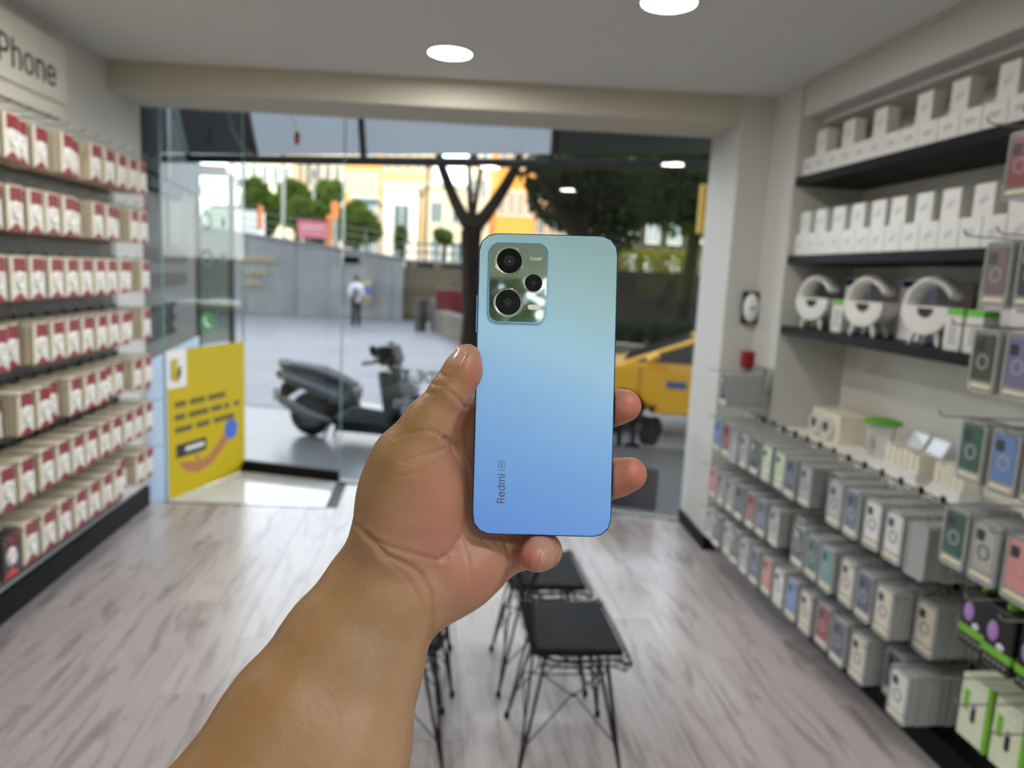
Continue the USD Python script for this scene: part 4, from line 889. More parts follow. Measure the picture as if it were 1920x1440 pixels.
def far_tree(px0, py0, px1, py1, Y, label, seed, mt='leaf_bright'):
    a, b = at(px0, py0, y=Y), at(px1, py1, y=Y); c = (a + b) / 2; rx, rz = (b[0] - a[0]) / 2, (a[2] - b[2]) / 2; r = np.random.default_rng(seed)
    bl = [((c[0] + r.uniform(-.6, .6) * rx, Y + r.uniform(-.5, .5) * rx, c[2] + r.uniform(-.6, .6) * rz), (rx * .6, rx * .6, rz * .55)) for _ in range(9)]
    return tree(label, [([(c[0], Y, 1.7), (c[0] + .1, Y, c[2])], [.16, .09])], bl, 5000, 0.20, mt, seed)
far_tree(452, 336, 528, 450, 41.5, 'bright green tree on the terrace, leftmost one', 1)
far_tree(520, 328, 590, 440, 47, 'bright green tree on the terrace, behind the pale lamp post', 2)
far_tree(540, 368, 632, 456, 38.5, 'low bright green tree directly behind the pink board', 3)
far_tree(578, 340, 642, 432, 51.5, 'bright green tree on the terrace left of the orange topped post', 4)
far_tree(628, 372, 708, 462, 43.5, 'rounded green tree on the terrace right of the orange topped post', 5)
far_tree(818, 430, 846, 458, 40, 'small rounded green bush before the cream building', 6)
far_tree(745, 425, 762, 468, 40, 'small slim green tree before the white building', 7)

def limb(p0, p1, bend, r0, r1, n=7):
    t = np.linspace(0, 1, n)[:, None]; p0, p1 = np.array(p0, float), np.array(p1, float); p = p0 * (1 - t) + p1 * t + np.array(bend) * (np.sin(np.pi * t)); return (p, np.linspace(r0, r1, n))
TY = 16.0; fk = at(884, 432, y=TY); bs = at(884, 640, y=TY); bs[2] = SZ
trk = [([bs, (bs[0] + .02, TY, 0.8), (fk[0], TY, fk[2] - .3), fk], [.27, .24, .22, .23])]
for px, py, r0, r1, dy in ((826, 306, .15, .10, 0), (880, 300, .07, .05, .4), (903, 300, .06, .05, -.3), (972, 306, .17, .11, .2)): trk.append(limb(fk, np.array(at(px, py, y=TY)) + [0, dy, 0], (0.0, 0, -0.12 if px in (826, 972) else 0), r0, r1))
for px, py, q in ((800, 180, 826), (990, 170, 972), (895, 160, 888)): trk.append(limb(at(q, 304, y=TY), at(px, py, y=TY), (0, 0, 0), .09, .04))
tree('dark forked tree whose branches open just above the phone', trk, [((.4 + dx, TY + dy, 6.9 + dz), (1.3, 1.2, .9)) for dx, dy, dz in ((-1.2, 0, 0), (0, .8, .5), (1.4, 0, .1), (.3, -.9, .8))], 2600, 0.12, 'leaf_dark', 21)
TY2 = 15.0; fk = at(1085, 440, y=TY2); bs = fk.copy(); bs[2] = SZ
trk = [([bs, fk], [.22, .2])] + [limb(fk, np.array(at(px, py, y=TY2)), (0, 0, -.1), r0, .07) for px, py, r0 in ((1008, 318, .13), (1072, 300, .08), (1138, 306, .13))]
bl = []
rr = np.random.default_rng(31)
for px, py in ((1035, 330), (1080, 345), (1110, 370), (1120, 320), (1060, 300), (1150, 340), (1150, 390), (1135, 430), (1050, 380), (1090, 400), (1170, 300)):
    c = at(px, py, y=TY2 + rr.uniform(.2, 2)); bl.append((tuple(c), (.75, .8, .55)))
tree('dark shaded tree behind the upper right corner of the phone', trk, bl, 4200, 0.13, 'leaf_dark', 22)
# unseen tree crowns added overhead to shade the right half of the street
for i, (x, y) in enumerate(((3.4, 8.6), (10.0, 8.8))):
    tree(f'unseen tall tree added so its crown shades the taxi, {ORD[i]} from the shop', [([(x + 2.2, y - 1.2, SZ), (x + 1.8, y - .8, 3), (x + .6, y, 5.2)], [.22, .18, .12])], [((x + dx, y + dy, 5.6 + dz), (1.5, 1.5, .55)) for dx, dy, dz in ((-1, -1, 0), (1, -1, .2), (-1, 1, .1), (1, 1, .3), (0, 0, .7), (0, 2.4, .2), (-2.0, 0.6, .4))], 5200, 0.26, 'leaf_dark', 80 + i)
for (xs, Y, seed, l, n) in (((1175, 1400), 19, 23, 'large dark tree filling the view left of the white pillar', 9000),):
    bl = []
    for i in range(24):
        c = at(rr.uniform(*xs), rr.uniform(260, 440), y=Y + rr.uniform(-.5, 2.5)); bl.append((tuple(c), (.9, 1.0, .7)))
    c = at(sum(xs) / 2, 500, y=Y + 1); tree(l, [([(c[0], Y + 1, SZ), (c[0] + .2, Y + 1, 4.0)], [.25, .15])], bl, n, 0.16, 'leaf_dark', seed)
# hedges and walls on the right
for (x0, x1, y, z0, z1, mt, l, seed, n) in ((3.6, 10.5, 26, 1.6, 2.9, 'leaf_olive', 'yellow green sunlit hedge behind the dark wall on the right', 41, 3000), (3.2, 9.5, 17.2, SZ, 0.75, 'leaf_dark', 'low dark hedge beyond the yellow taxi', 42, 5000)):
    tree(l, None, [((x, y + .4, (z0 + z1) / 2), (.45, .5, (z1 - z0) / 2)) for x in np.arange(x0, x1, .5)], n, 0.10, mt, seed, name='hedge')
struct('garden_wall', cbox(2.2, 14, 22.0, 22.3, SZ, 1.95, 0.02), 'wall_dark')
struct('garden_ground', box(2.0, 16, 22.3, 31.0, SZ, 1.6), 'earth')
struct('planted_bed', prism([(2.2, 16.0), (14, 13.8), (14, 21.9), (2.0, 21.9)], SZ - .1, SZ + 0.25), 'earth')

# buildings beyond the terrace
mat('wall_cream', srgb(226, 208, 170), 0.85); mat('wall_orange', srgb(222, 158, 84), 0.85); mat('wall_white', srgb(232, 222, 196), 0.85); mat('wall_tan', srgb(206, 170, 116), 0.85); mat('wall_gold', srgb(226, 150, 56), 0.85); mat('roof_tile', srgb(170, 92, 60), 0.8); mat('window_glass', srgb(92, 110, 108), 0.15); mat('window_blue', srgb(86, 116, 128), 0.15); mat('window_brown', srgb(128, 78, 44), 0.4); mat('window_frame_pale', srgb(214, 208, 190), 0.5)
def building(label, px0, py0, px1, Y, depth, wall, nx, nz, wmat='window_glass', top=None, ww=0.5, wh=0.55, floor_h=3.0, frame=True):
    a, b = at(px0, py0, y=Y), at(px1, py0, y=Y); x0, x1 = a[0], b[0]; z1 = a[2] if top is None else top; z0 = 1.7
    t = thing('building', label, 'building')
    part(t, 'walls', cbox(x0, x1, Y, Y + depth, z0, z1, .05), wall); part(t, 'roof_edge', cbox(x0 - .2, x1 + .2, Y - .2, Y + depth, z1, z1 + .35, .04), 'window_frame_pale')
    cw, ch = (x1 - x0) / nx, (z1 - z0 - .4) / nz
    for i in range(nx):
        for k in range(nz):
            cx, cz = x0 + (i + .5) * cw, z0 + (k + .5) * ch; w, h_ = cw * ww / 2, ch * wh / 2
            if cx + w < x0: continue
            f = part(t, 'window', cat_([box(cx - w - .1, cx + w + .1, Y - .07, Y, cz - h_ - .1, cz - h_), box(cx - w - .1, cx + w + .1, Y - .07, Y, cz + h_, cz + h_ + .1), box(cx - w - .1, cx - w, Y - .07, Y, cz - h_, cz + h_), box(cx + w, cx + w + .1, Y - .07, Y, cz - h_, cz + h_), box(cx - .04, cx + .04, Y - .06, Y, cz - h_, cz + h_)]), 'window_frame_pale')
            part(f, 'pane', box(cx - w, cx + w, Y - .03, Y - .01, cz - h_, cz + h_), wmat)
    return t
building('pale cream apartment block at the far left above the trees', 425, 300, 548, 77, 4, 'wall_cream', 6, 4, top=15.5)
building('cream apartment block behind the middle terrace trees', 552, 300, 642, 82, 4, 'wall_white', 5, 4, top=17)
building('tan orange apartment block right of the terrace trees', 644, 300, 712, 74, 4, 'wall_orange', 5, 4, top=15, ww=.4)
building('low blue glazed building below the tan orange block', 660, 372, 704, 60, 8, 'window_blue', 3, 2, 'window_blue', ww=.8, wh=.8)
building('white stone building with one tall window, left of the forked tree', 722, 350, 786, 58, 8, 'wall_white', 1, 1, 'window_glass', ww=.42, wh=.68)
building('cream building with paired windows behind the forked tree', 800, 350, 880, 58.5, 8, 'wall_cream', 2, 2, 'window_glass', ww=.45, wh=.5)
building('tall tan block rising behind the white stone building', 716, 300, 815, 92, 10, 'wall_tan', 5, 5, top=20, ww=.35)
building('yellow ochre block behind the fork of the tree', 884, 300, 935, 74, 10, 'wall_cream', 3, 4, top=15)
building('bright orange building right of the forked tree', 936, 300, 1006, 56, 8, 'wall_gold', 4, 3, 'window_brown', top=12.5, ww=.5, wh=.5)
building('ochre building behind the shaded tree on the right', 1010, 300, 1120, 66, 10, 'wall_tan', 5, 4, top=14)
building('grey block far behind the dark trees on the right', 1130, 300, 1500, 70, 10, 'wall_dark', 9, 4, top=14)

# ------------------------------------------------------------------ motor scooter
mat('scooter_grey', srgb(58, 63, 64), 0.3, metal=0.2, coat=0.3); mat('scooter_black', srgb(12, 12, 14), 0.5, spec=0.2); mat('seat_navy', srgb(26, 29, 42), 0.6); mat('chrome', srgb(120, 120, 122), 0.25, metal=0.8); mat('scooter_panel', srgb(112, 118, 128), 0.2, metal=0.3, coat=0.4)
sc = thing('motor_scooter', 'dark grey motor scooter with a navy seat parked outside the shop window', 'scooter', m=matrix((-1.42, 9.0, SZ), -0.30))
# x forward, rear axle at the origin, wheelbase 1.42
def yz(poly, y0, y1): e = xf(prism(poly, y0, y1), np.array([[1, 0, 0, 0], [0, 0, -1, 0], [0, 1, 0, 0], [0, 0, 0, 1.0]])); return e
def rot_y(m_, c): return xf(m_, np.array([[1, 0, 0, c[0]], [0, 0, 1, c[1]], [0, -1, 0, c[2]], [0, 0, 0, 1.0]]))
for wx in (0.0, 1.42):
    w = part(sc, 'wheel', rot_y(lathe([(0.16, -.05), (0.22, -.065), (0.262, -.045), (0.272, 0), (0.262, .045), (0.22, .065), (0.16, .05)], 32), (wx, 0, .272)), 'scooter_black', smooth=50)
    part(w, 'rim', rot_y(lathe([(0, -.03), (0.165, -.04), (0.165, .04), (0, .03)], 20), (wx, 0, .272)), 'scooter_grey', smooth=40)
def hull(pts, seg=12): return m3.Manifold.batch_hull([m3.Manifold.sphere(r, seg).translate((x, sy * y, z)) for x, y, z, r in pts for sy in (-1, 1)])
part(sc, 'tail_body', hull([(-.36, .05, .80, .03), (-.30, .09, .68, .04), (.10, .14, .62, .05), (.50, .15, .45, .05), (.56, .13, .60, .04), (.10, .13, .74, .04)]) , 'scooter_grey', smooth=50)
part(sc, 'side_panel', hull([(-.30, .115, .735, .02), (.10, .185, .655, .02), (.40, .195, .53, .02), (.42, .19, .57, .02)]), 'scooter_panel', smooth=50)
part(sc, 'seat', hull([(-.38, .06, .85, .03), (-.22, .10, .84, .045), (.10, .13, .80, .05), (.30, .13, .73, .05), (.52, .10, .64, .05), (.55, .09, .52, .05)]), 'seat_navy', smooth=50)
part(sc, 'grab_rail', tube([(-.20, .13, .85), (-.40, .10, .885), (-.44, 0, .89), (-.40, -.10, .885), (-.20, -.13, .85)], .014, 8), 'chrome', smooth=60)
part(sc, 'tail_light', hull([(-.42, .05, .74, .03), (-.38, .07, .70, .03)]), 'card_dark_red', smooth=50)
part(sc, 'mudguard', hull([(-.40, .05, .42, .02), (-.34, .06, .60, .03), (-.12, .07, .62, .03)]), 'scooter_black', smooth=50)
part(sc, 'number_plate', cbox(-.47, -.455, -.09, .09, .40, .56, .004), 'white_paint')
part(sc, 'engine', hull([(.05, .10, .30, .10), (.42, .10, .26, .09), (.40, .10, .38, .08)]), 'scooter_black', smooth=50)
part(sc, 'exhaust', tube([(.34, -.17, .24), (.10, -.20, .29), (-.18, -.21, .40), (-.30, -.21, .46)], [.03, .055, .06, .05], 12), 'chrome', smooth=60)
part(sc, 'footboard', hull([(.42, .15, .28, .05), (1.02, .15, .26, .05), (.60, .15, .40, .05), (1.04, .14, .36, .05)]), 'scooter_grey', smooth=50)
part(sc, 'belly', hull([(.40, .12, .16, .05), (1.05, .12, .16, .05), (1.12, .10, .30, .05)]), 'scooter_black', smooth=50)
part(sc, 'leg_shield', hull([(1.04, .20, .34, .04), (1.00, .22, .60, .04), (.93, .16, .84, .035), (1.10, .14, .82, .04), (1.20, .18, .55, .04)]), 'scooter_grey', smooth=50)
part(sc, 'front_cowl', hull([(1.10, .13, .86, .04), (1.30, .08, .70, .04), (1.24, .13, .52, .04), (1.16, .12, .46, .04)]), 'scooter_panel', smooth=50)
part(sc, 'windscreen', hull([(1.02, .15, .92, .012), (.98, .13, 1.10, .012), (1.10, .16, .86, .012)]), 'seat_navy', smooth=50)
part(sc, 'front_mudguard', hull([(1.20, .05, .58, .03), (1.42, .06, .58, .03), (1.66, .05, .46, .03)]), 'scooter_grey', smooth=50)
part(sc, 'fork', cat_([tube([(1.24, s * .09, .66), (1.42, s * .09, .28)], .022, 8) for s in (-1, 1)]), 'scooter_black', smooth=60)
part(sc, 'handlebar', tube([(.78, -.36, .97), (.92, -.22, .99), (.96, 0, .97), (.92, .22, .99), (.78, .36, .97)], .020, 8), 'scooter_black', smooth=60)
part(sc, 'instrument_pod', hull([(.94, .13, .98, .05), (.90, .12, 1.10, .06), (1.02, .12, 1.12, .05), (1.06, .12, 1.00, .05)]), 'scooter_black', smooth=50)
for s in (-1, 1):
    mi = part(sc, 'mirror', hull([(.90, 0, 1.10, .05), (.88, 0, 1.14, .045)]).translate((0, s * .30, 0)), 'scooter_black', smooth=50)
    part(mi, 'stalk', tube([(.90, s * .25, .99), (.90, s * .30, 1.10)], .010, 6), 'scooter_black')
part(sc, 'centre_stand', cat_([tube([(.28, s * .10, .18), (.22, s * .16, 0.0)], .018, 8) for s in (-1, 1)]), 'chrome', smooth=60)

# ------------------------------------------------------------------ taxi
mat('taxi_yellow', srgb(236, 178, 12), 0.25, coat=0.8); mat('car_glass', srgb(26, 28, 30), 0.06, coat=0.5); mat('tyre', srgb(18, 18, 19), 0.8); mat('taxi_badge', srgb(70, 100, 150), 0.4); mat('headlight', srgb(206, 206, 200), 0.15)
tx = thing('taxi', 'yellow taxi car passing outside, its front half left of the pillar', 'car', m=matrix((1.70, 9.95, SZ), -0.30) @ np.diag([1, 1, 0.9, 1]))
# x runs from the nose backwards, y into the picture, width 1.75
prof = [(0.06, 0.24), (0.00, 0.45), (0.04, 0.70), (0.22, 0.86), (0.75, 0.99), (1.12, 1.06), (3.9, 1.08), (4.25, 0.98), (4.32, 0.60), (4.28, 0.34), (3.95, 0.31), (0.5, 0.31)]
def slab(poly, y0, y1, inset=0.0): return yz(poly, -y1, -y0)
body = m3.CrossSection([[tuple(p) for p in prof[::-1]]]).offset(-0.03, m3.JoinType.Round).offset(0.03, m3.JoinType.Round)
def ext(cs, y0, y1): return cs.extrude(y1 - y0).rotate((90, 0, 0)).translate((0, y1, 0))
bm = m3.Manifold.batch_hull([ext(body.offset(-0.06, m3.JoinType.Round), 0.0, 1.75), ext(body, 0.10, 1.65)]) if False else ext(body.offset(-0.045, m3.JoinType.Round), 0.0, 0.05) + ext(body.offset(-0.02, m3.JoinType.Round), 0.03, 0.09) + ext(body, 0.06, 1.69) + ext(body.offset(-0.045, m3.JoinType.Round), 1.66, 1.75)
for wx in (0.92, 3.52): bm = bm - m3.Manifold.cylinder(0.30, 0.37, 0.37, 32).rotate((90, 0, 0)).translate((wx, 0.28, 0.30)) - m3.Manifold.cylinder(0.30, 0.37, 0.37, 32).rotate((90, 0, 0)).translate((wx, 1.78, 0.30))
part(tx, 'body', bm, 'taxi_yellow', smooth=35)
cab = m3.Manifold.batch_hull([m3.Manifold.sphere(.05, 12).translate(p) for p in [(0.92, .10, 1.02), (0.92, 1.65, 1.02), (4.10, .10, 1.02), (4.10, 1.65, 1.02), (1.92, .22, 1.45), (1.92, 1.53, 1.45), (3.6, .22, 1.46), (3.6, 1.53, 1.46)]])
part(tx, 'cabin', cab, 'taxi_yellow', smooth=35)
def sidep(poly, off):   # a panel lying on the sloping near side of the cabin
    pts = [np.array([x, 0.05 + 0.12 * (z - 1.02) / 0.43 - off, z]) for x, z in poly]; return trimesh.convex.convex_hull(np.vstack([pts, np.array(pts) + [0, 0.03, 0]]))
part(tx, 'side_window', sidep([(1.06, 1.09), (1.84, 1.41), (2.50, 1.42), (2.50, 1.09)], 0.012), 'car_glass'); part(tx, 'side_window', sidep([(2.58, 1.09), (2.58, 1.42), (3.40, 1.41), (3.75, 1.09)], 0.012), 'car_glass')
part(tx, 'windscreen', trimesh.convex.convex_hull(np.array([(0.92, .18, 1.075), (0.92, 1.57, 1.075), (1.81, .30, 1.46), (1.81, 1.45, 1.46), (0.96, .18, 1.07), (0.96, 1.57, 1.07), (1.85, .30, 1.45), (1.85, 1.45, 1.45)]) + [-0.01, 0, 0.005]), 'car_glass')
mi = part(tx, 'door_mirror', rounded([((1.28, -.10, 1.15), .06), ((1.28, -.02, 1.14), .06), ((1.34, -.06, 1.19), .05)]), 'taxi_yellow', smooth=50)
part(tx, 'door_badge', cbox(1.50, 1.76, -.004, 0.012, 0.72, 0.83, .002), 'taxi_badge'); part(tx, 'sill_lettering', meshkit.text_mesh('TM', 0.09, 0.004, True).apply_transform(np.array([[1, 0, 0, 1.20], [0, 0, -1, -.004], [0, 1, 0, .38], [0, 0, 0, 1.0]])), 'tyre')
part(tx, 'door_seam', cat_([box(1.14, 1.152, -.003, 0.01, .30, 1.02), box(2.62, 2.635, -.003, .01, .30, 1.02)]), 'tyre')
part(tx, 'headlight', rounded([((.12, .12, .70), .05), ((.34, .06, .80), .04), ((.10, .4, .70), .05)]), 'headlight', smooth=50)
part(tx, 'roof_sign', cbox(2.35, 2.50, .62, 1.12, 1.50, 1.62, .015), 'taxi_yellow')
for wx in (0.92, 3.52):
    for wy in (.14, 1.61):
        w = part(tx, 'wheel', rot_y(lathe([(0.18, -.09), (0.29, -.10), (0.315, -.07), (0.315, .07), (0.29, .10), (0.18, .09)], 32), (wx, wy, .315)), 'tyre', smooth=40)
        part(w, 'hub_cap', rot_y(lathe([(0, -.075), (.12, -.08), (.185, -.06), (.185, .06), (0, .075)], 20), (wx, wy, .315)), 'chrome', smooth=40)

# ------------------------------------------------------------------ behind the shop: lawn and trees seen in the telephone's mirror
mat('grass', srgb(132, 148, 50), 0.9, noise=(3, srgb(110, 130, 40)), bump=(40, .4))
bk = trimesh.convex.convex_hull(np.array([(-14, -4, -.2), (14, -4, -.2), (-14, -16, 4.9), (14, -16, 4.9), (-14, -40, 5.2), (14, -40, 5.2), (-14, -40, -.2), (14, -40, -.2)], float)); struct('grass_bank', bk, 'grass')
for i, (x, y, s) in enumerate(((-9, -18, 1.3), (-3, -20, 1.3), (3.2, -19, 1.3), (9.5, -21, 1.3))):
    tree(f'green garden tree behind the shop, {ORD[i]} from the left side', [([(x, y, 4.8), (x, y, 7.5)], [.2, .12])], [((x + dx * s, y + dy * s, 8.0 + dz * s), (1.2 * s, 1.2 * s, 1.0 * s)) for dx, dy, dz in ((0, 0, 0), (-1, .3, -.5), (1, -.2, -.4), (.2, .4, .9), (0, 0, -1.2))], 2500, 0.2, 'leaf_bright', 60 + i)
# ------------------------------------------------------------------ the hand and the telephone it holds
# both are built in the telephone's own frame: x right, y up along the image of the telephone, z towards the holder; the origin lies 0.40 m from the eye
HD = 0.40
HM = np.eye(4); HM[:3, 0] = CAM_R; HM[:3, 1] = CAM_U; HM[:3, 2] = -CAM_F; HM[:3, 3] = EYE + CAM_F * HD
def hp(px, py, z=0.0):
    k = (HD - z) / FPX
    return np.array([(px - 960) * k, (720 - py) * k, z])

def build_hand():
    h = 0.00115
    lo, hi = np.array([-0.205, -0.27, -0.062]), np.array([0.085, 0.035, 0.105])
    n = np.ceil((hi - lo) / h).astype(int)
    G = np.full(n, 0.05, np.float32)
    ax = [lo[i] + h * np.arange(n[i], dtype=np.float32) for i in range(3)]
    def rcone(P, a, b, ra, rb):
        ba = b - a; l2 = float(ba @ ba)
        rr = ra - rb; a2 = l2 - rr * rr; il2 = 1 / l2
        pa = P - a.astype(np.float32); y = pa @ ba.astype(np.float32); z = y - l2
        x2 = ((pa * np.float32(l2) - y[..., None] * ba.astype(np.float32)) ** 2).sum(-1)
        y2 = y * y * l2; z2 = z * z * l2
        k = np.sign(rr) * rr * rr * x2
        d = (np.sqrt(x2 * a2 * il2) + y * rr) * il2 - ra
        d = np.where(np.sign(z) * a2 * z2 > k, np.sqrt(x2 + z2) * il2 - rb, d)
        d = np.where(np.sign(y) * a2 * y2 < k, np.sqrt(x2 + y2) * il2 - ra, d)
        return d
    def ell(P, c, r, A=None):
        q = P - c.astype(np.float32)
        if A is not None: q = q @ A.astype(np.float32)
        r = np.asarray(r, np.float32); k0 = np.sqrt(((q / r) ** 2).sum(-1)); k1 = np.sqrt(((q / (r * r)) ** 2).sum(-1))
        return k0 * (k0 - 1) / np.maximum(k1, 1e-6)
    prims = []
    def cone(p, q, rp, rq, k):           # (px, py, z mm), radius in px at that depth
        a, b = hp(p[0], p[1], p[2] / 1000), hp(q[0], q[1], q[2] / 1000)
        prims.append(('c', a, b, rp * (HD - a[2]) / FPX, rq * (HD - b[2]) / FPX, k))
    def chain(js, k):
        for (p, q) in zip(js[:-1], js[1:]): cone(p[:3], q[:3], p[3], q[3], k)
    def ball(p, r, k, ang=0.0):          # ellipsoid, radii px, px, mm
        c = hp(p[0], p[1], p[2] / 1000); s = (HD - c[2]) / FPX
        ca, sa = math.cos(ang), math.sin(ang)
        prims.append(('e', c, (r[0] * s, r[1] * s, r[2] / 1000), np.array([[ca, -sa, 0], [sa, ca, 0], [0, 0, 1]]), k))
    # forearm: two bones side by side
    chain([(690, 1096, -17, 78), (628, 1212, -8, 96), (548, 1352, 6, 124), (392, 1620, 34, 168), (330, 1740, 44, 186)], 0.012)
    chain([(742, 1128, -17, 80), (690, 1250, -8, 94), (640, 1400, 6, 122), (506, 1690, 34, 168), (450, 1790, 44, 186)], 0.012)
    # wrist into the heel of the hand
    chain([(716, 1112, -17, 82), (748, 1048, -21, 76), (800, 1000, -26, 66)], 0.014)
    chain([(744, 1124, -19, 80), (806, 1098, -23, 66), (872, 1066, -27, 58)], 0.012)
    # metacarpals: the palm behind the telephone
    chain([(800, 1000, -27, 58), (880, 830, -33, 46)], 0.012)
    chain([(820, 1020, -28, 58), (930, 855, -34, 46)], 0.012)
    chain([(850, 1040, -28, 58), (958, 920, -34, 46)], 0.012)
    chain([(866, 1064, -27, 58), (950, 1030, -30, 46)], 0.012)
    # hypothenar pad
    ball((868, 1078, -20), (92, 58, 17), 0.010, math.radians(38))
    # thenar: the big ball of the thumb
    ball((776, 940, -8), (88, 122, 19), 0.012, math.radians(-8))
    ball((748, 905, -6), (62, 92, 15), 0.012, math.radians(-24))
    chain([(728, 1010, -10, 66), (770, 862, -3, 60)], 0.012)
    # thumb
    chain([(768, 866, -2, 60), (803, 796, 1, 43), (845, 734, 3, 36)], 0.008)
    chain([(845, 734, 3, 37), (866, 696, 3, 33), (876, 670, 3, 25)], 0.004)
    ball((872, 700, 4), (27, 40, 9.4), 0.004, math.radians(-14))
    # index base and its finger going up behind the telephone
    chain([(872, 850, -30, 44), (900, 780, -27, 36), (1000, 640, -25, 33), (1060, 560, -24, 28)], 0.005)
    # middle finger round the back to the right edge
    chain([(930, 850, -34, 42), (1040, 786, -30, 37), (1120, 772, -20, 34), (1150, 764, -12, 33), (1171, 761, -7, 31)], 0.004)
    # ring finger
    chain([(958, 920, -34, 42), (1050, 915, -31, 37), (1125, 906, -20, 35), (1156, 896, -11, 34), (1181, 889, -6, 32)], 0.004)
    # little finger: out under the telephone and back towards the holder
    chain([(946, 1034, -28, 40), (985, 1030, -28, 34), (1020, 1030, -26, 31)], 0.004)
    chain([(1020, 1030, -26, 31), (1021, 1034, -10, 31), (1012, 1038, 0, 31), (1004, 1043, 5, 29)], 0.003)
    for pr in prims:
        k = pr[-1]
        if pr[0] == 'c': bb = np.minimum(pr[1] - pr[3], pr[2] - pr[4]), np.maximum(pr[1] + pr[3], pr[2] + pr[4])
        else: bb = pr[1] - max(pr[2]), pr[1] + max(pr[2])
        i0 = np.clip(np.floor((bb[0] - 0.016 - lo) / h).astype(int), 0, n - 1); i1 = np.clip(np.ceil((bb[1] + 0.016 - lo) / h).astype(int), 1, n)
        if (i1 <= i0).any(): continue
        P = np.stack(np.meshgrid(*[ax[i][i0[i]:i1[i]] for i in range(3)], indexing='ij'), -1)
        d = rcone(P, pr[1], pr[2], pr[3], pr[4]) if pr[0] == 'c' else ell(P, pr[1], pr[2], pr[3])
        sl = tuple(slice(i0[i], i1[i]) for i in range(3)); g = G[sl]
        hh = np.clip(0.5 + 0.5 * (d - g) / k, 0, 1)
        G[sl] = d * (1 - hh) + g * hh - k * hh * (1 - hh)
    # the telephone presses flat into the fingers behind it and the thumb beside it
    c = PHONE_C; ca, sa = math.cos(PHONE_A), math.sin(PHONE_A)
    X, Y, Z = np.meshgrid(ax[0], ax[1], ax[2], indexing='ij')
    u = (X - c[0]) * ca + (Y - c[1]) * sa; v = -(X - c[0]) * sa + (Y - c[1]) * ca
    q = [np.abs(u) - PHONE_W / 2 - 0.0003, np.abs(v) - PHONE_H / 2 - 0.0003, np.abs(Z + PHONE_T / 2) - PHONE_T / 2 - 0.0003]
    dp = np.maximum(np.maximum(q[0], q[1]), q[2])
    dp = np.where(Z > -0.0002, np.maximum(dp, 0.05 * (u < -PHONE_W / 2 + 0.002)), dp)
    G = np.maximum(G, -dp)
    # surface nets
    s = G < 0
    c8 = [s[a:n[0] - 1 + a, b:n[1] - 1 + b, d:n[2] - 1 + d] for a in (0, 1) for b in (0, 1) for d in (0, 1)]
    cnt = sum(x.astype(np.int8) for x in c8); act = (cnt > 0) & (cnt < 8)
    idx = -np.ones(act.shape, np.int64); cells = np.argwhere(act); idx[act] = np.arange(len(cells))
    acc = np.zeros((len(cells), 3)); num = np.zeros(len(cells))
    offs = [(a, b, d) for a in (0, 1) for b in (0, 1) for d in (0, 1)]
    val = {o: G[cells[:, 0] + o[0], cells[:, 1] + o[1], cells[:, 2] + o[2]] for o in offs}
    for o in offs:
        for i in range(3):
            if o[i] == 0:
                o2 = list(o); o2[i] = 1; o2 = tuple(o2)
                va, vb = val[o], val[o2]; cr = (va < 0) != (vb < 0)
                t = np.where(cr, va / np.where(cr, va - vb, 1), 0)
                pt = np.array(o, float)[None] + t[:, None] * np.eye(3)[i][None]
                acc += np.where(cr[:, None], pt, 0); num += cr
    V = lo + h * (cells + acc / num[:, None])
    F = []
    for i in range(3):
        j, k = (i + 1) % 3, (i + 2) % 3
        a = [slice(1, n[d] - 1) for d in range(3)]; a[i] = slice(0, n[i] - 1); b = list(a); b[i] = slice(1, n[i])
        s0, s1 = s[tuple(a)], s[tuple(b)]
        for flip, e in ((False, s0 & ~s1), (True, ~s0 & s1)):
            p = np.argwhere(e); off = np.ones(3, int); off[i] = 0; p = p + off
            def cell(dj, dk):
                r = p.copy(); r[:, j] -= dj; r[:, k] -= dk; return idx[r[:, 0], r[:, 1], r[:, 2]]
            qd = np.stack([cell(1, 1), cell(0, 1), cell(0, 0), cell(1, 0)], 1)
            F.append(qd[:, ::-1] if flip else qd)
    F = np.vstack(F)
    m = trimesh.Trimesh(V, np.vstack([F[:, [0, 1, 2]], F[:, [0, 2, 3]]]), process=False)
    comp = trimesh.graph.connected_component_labels(m.face_adjacency, node_count=len(m.faces))
    m.update_faces(comp == np.bincount(comp).argmax()); m.remove_unreferenced_vertices()
    trimesh.smoothing.filter_taubin(m, lamb=0.5, nu=0.52, iterations=8)
    return m

def proj_h(V):
    k = FPX / (HD - V[:, 2]); return 960 + V[:, 0] * k, 720 - V[:, 1] * k

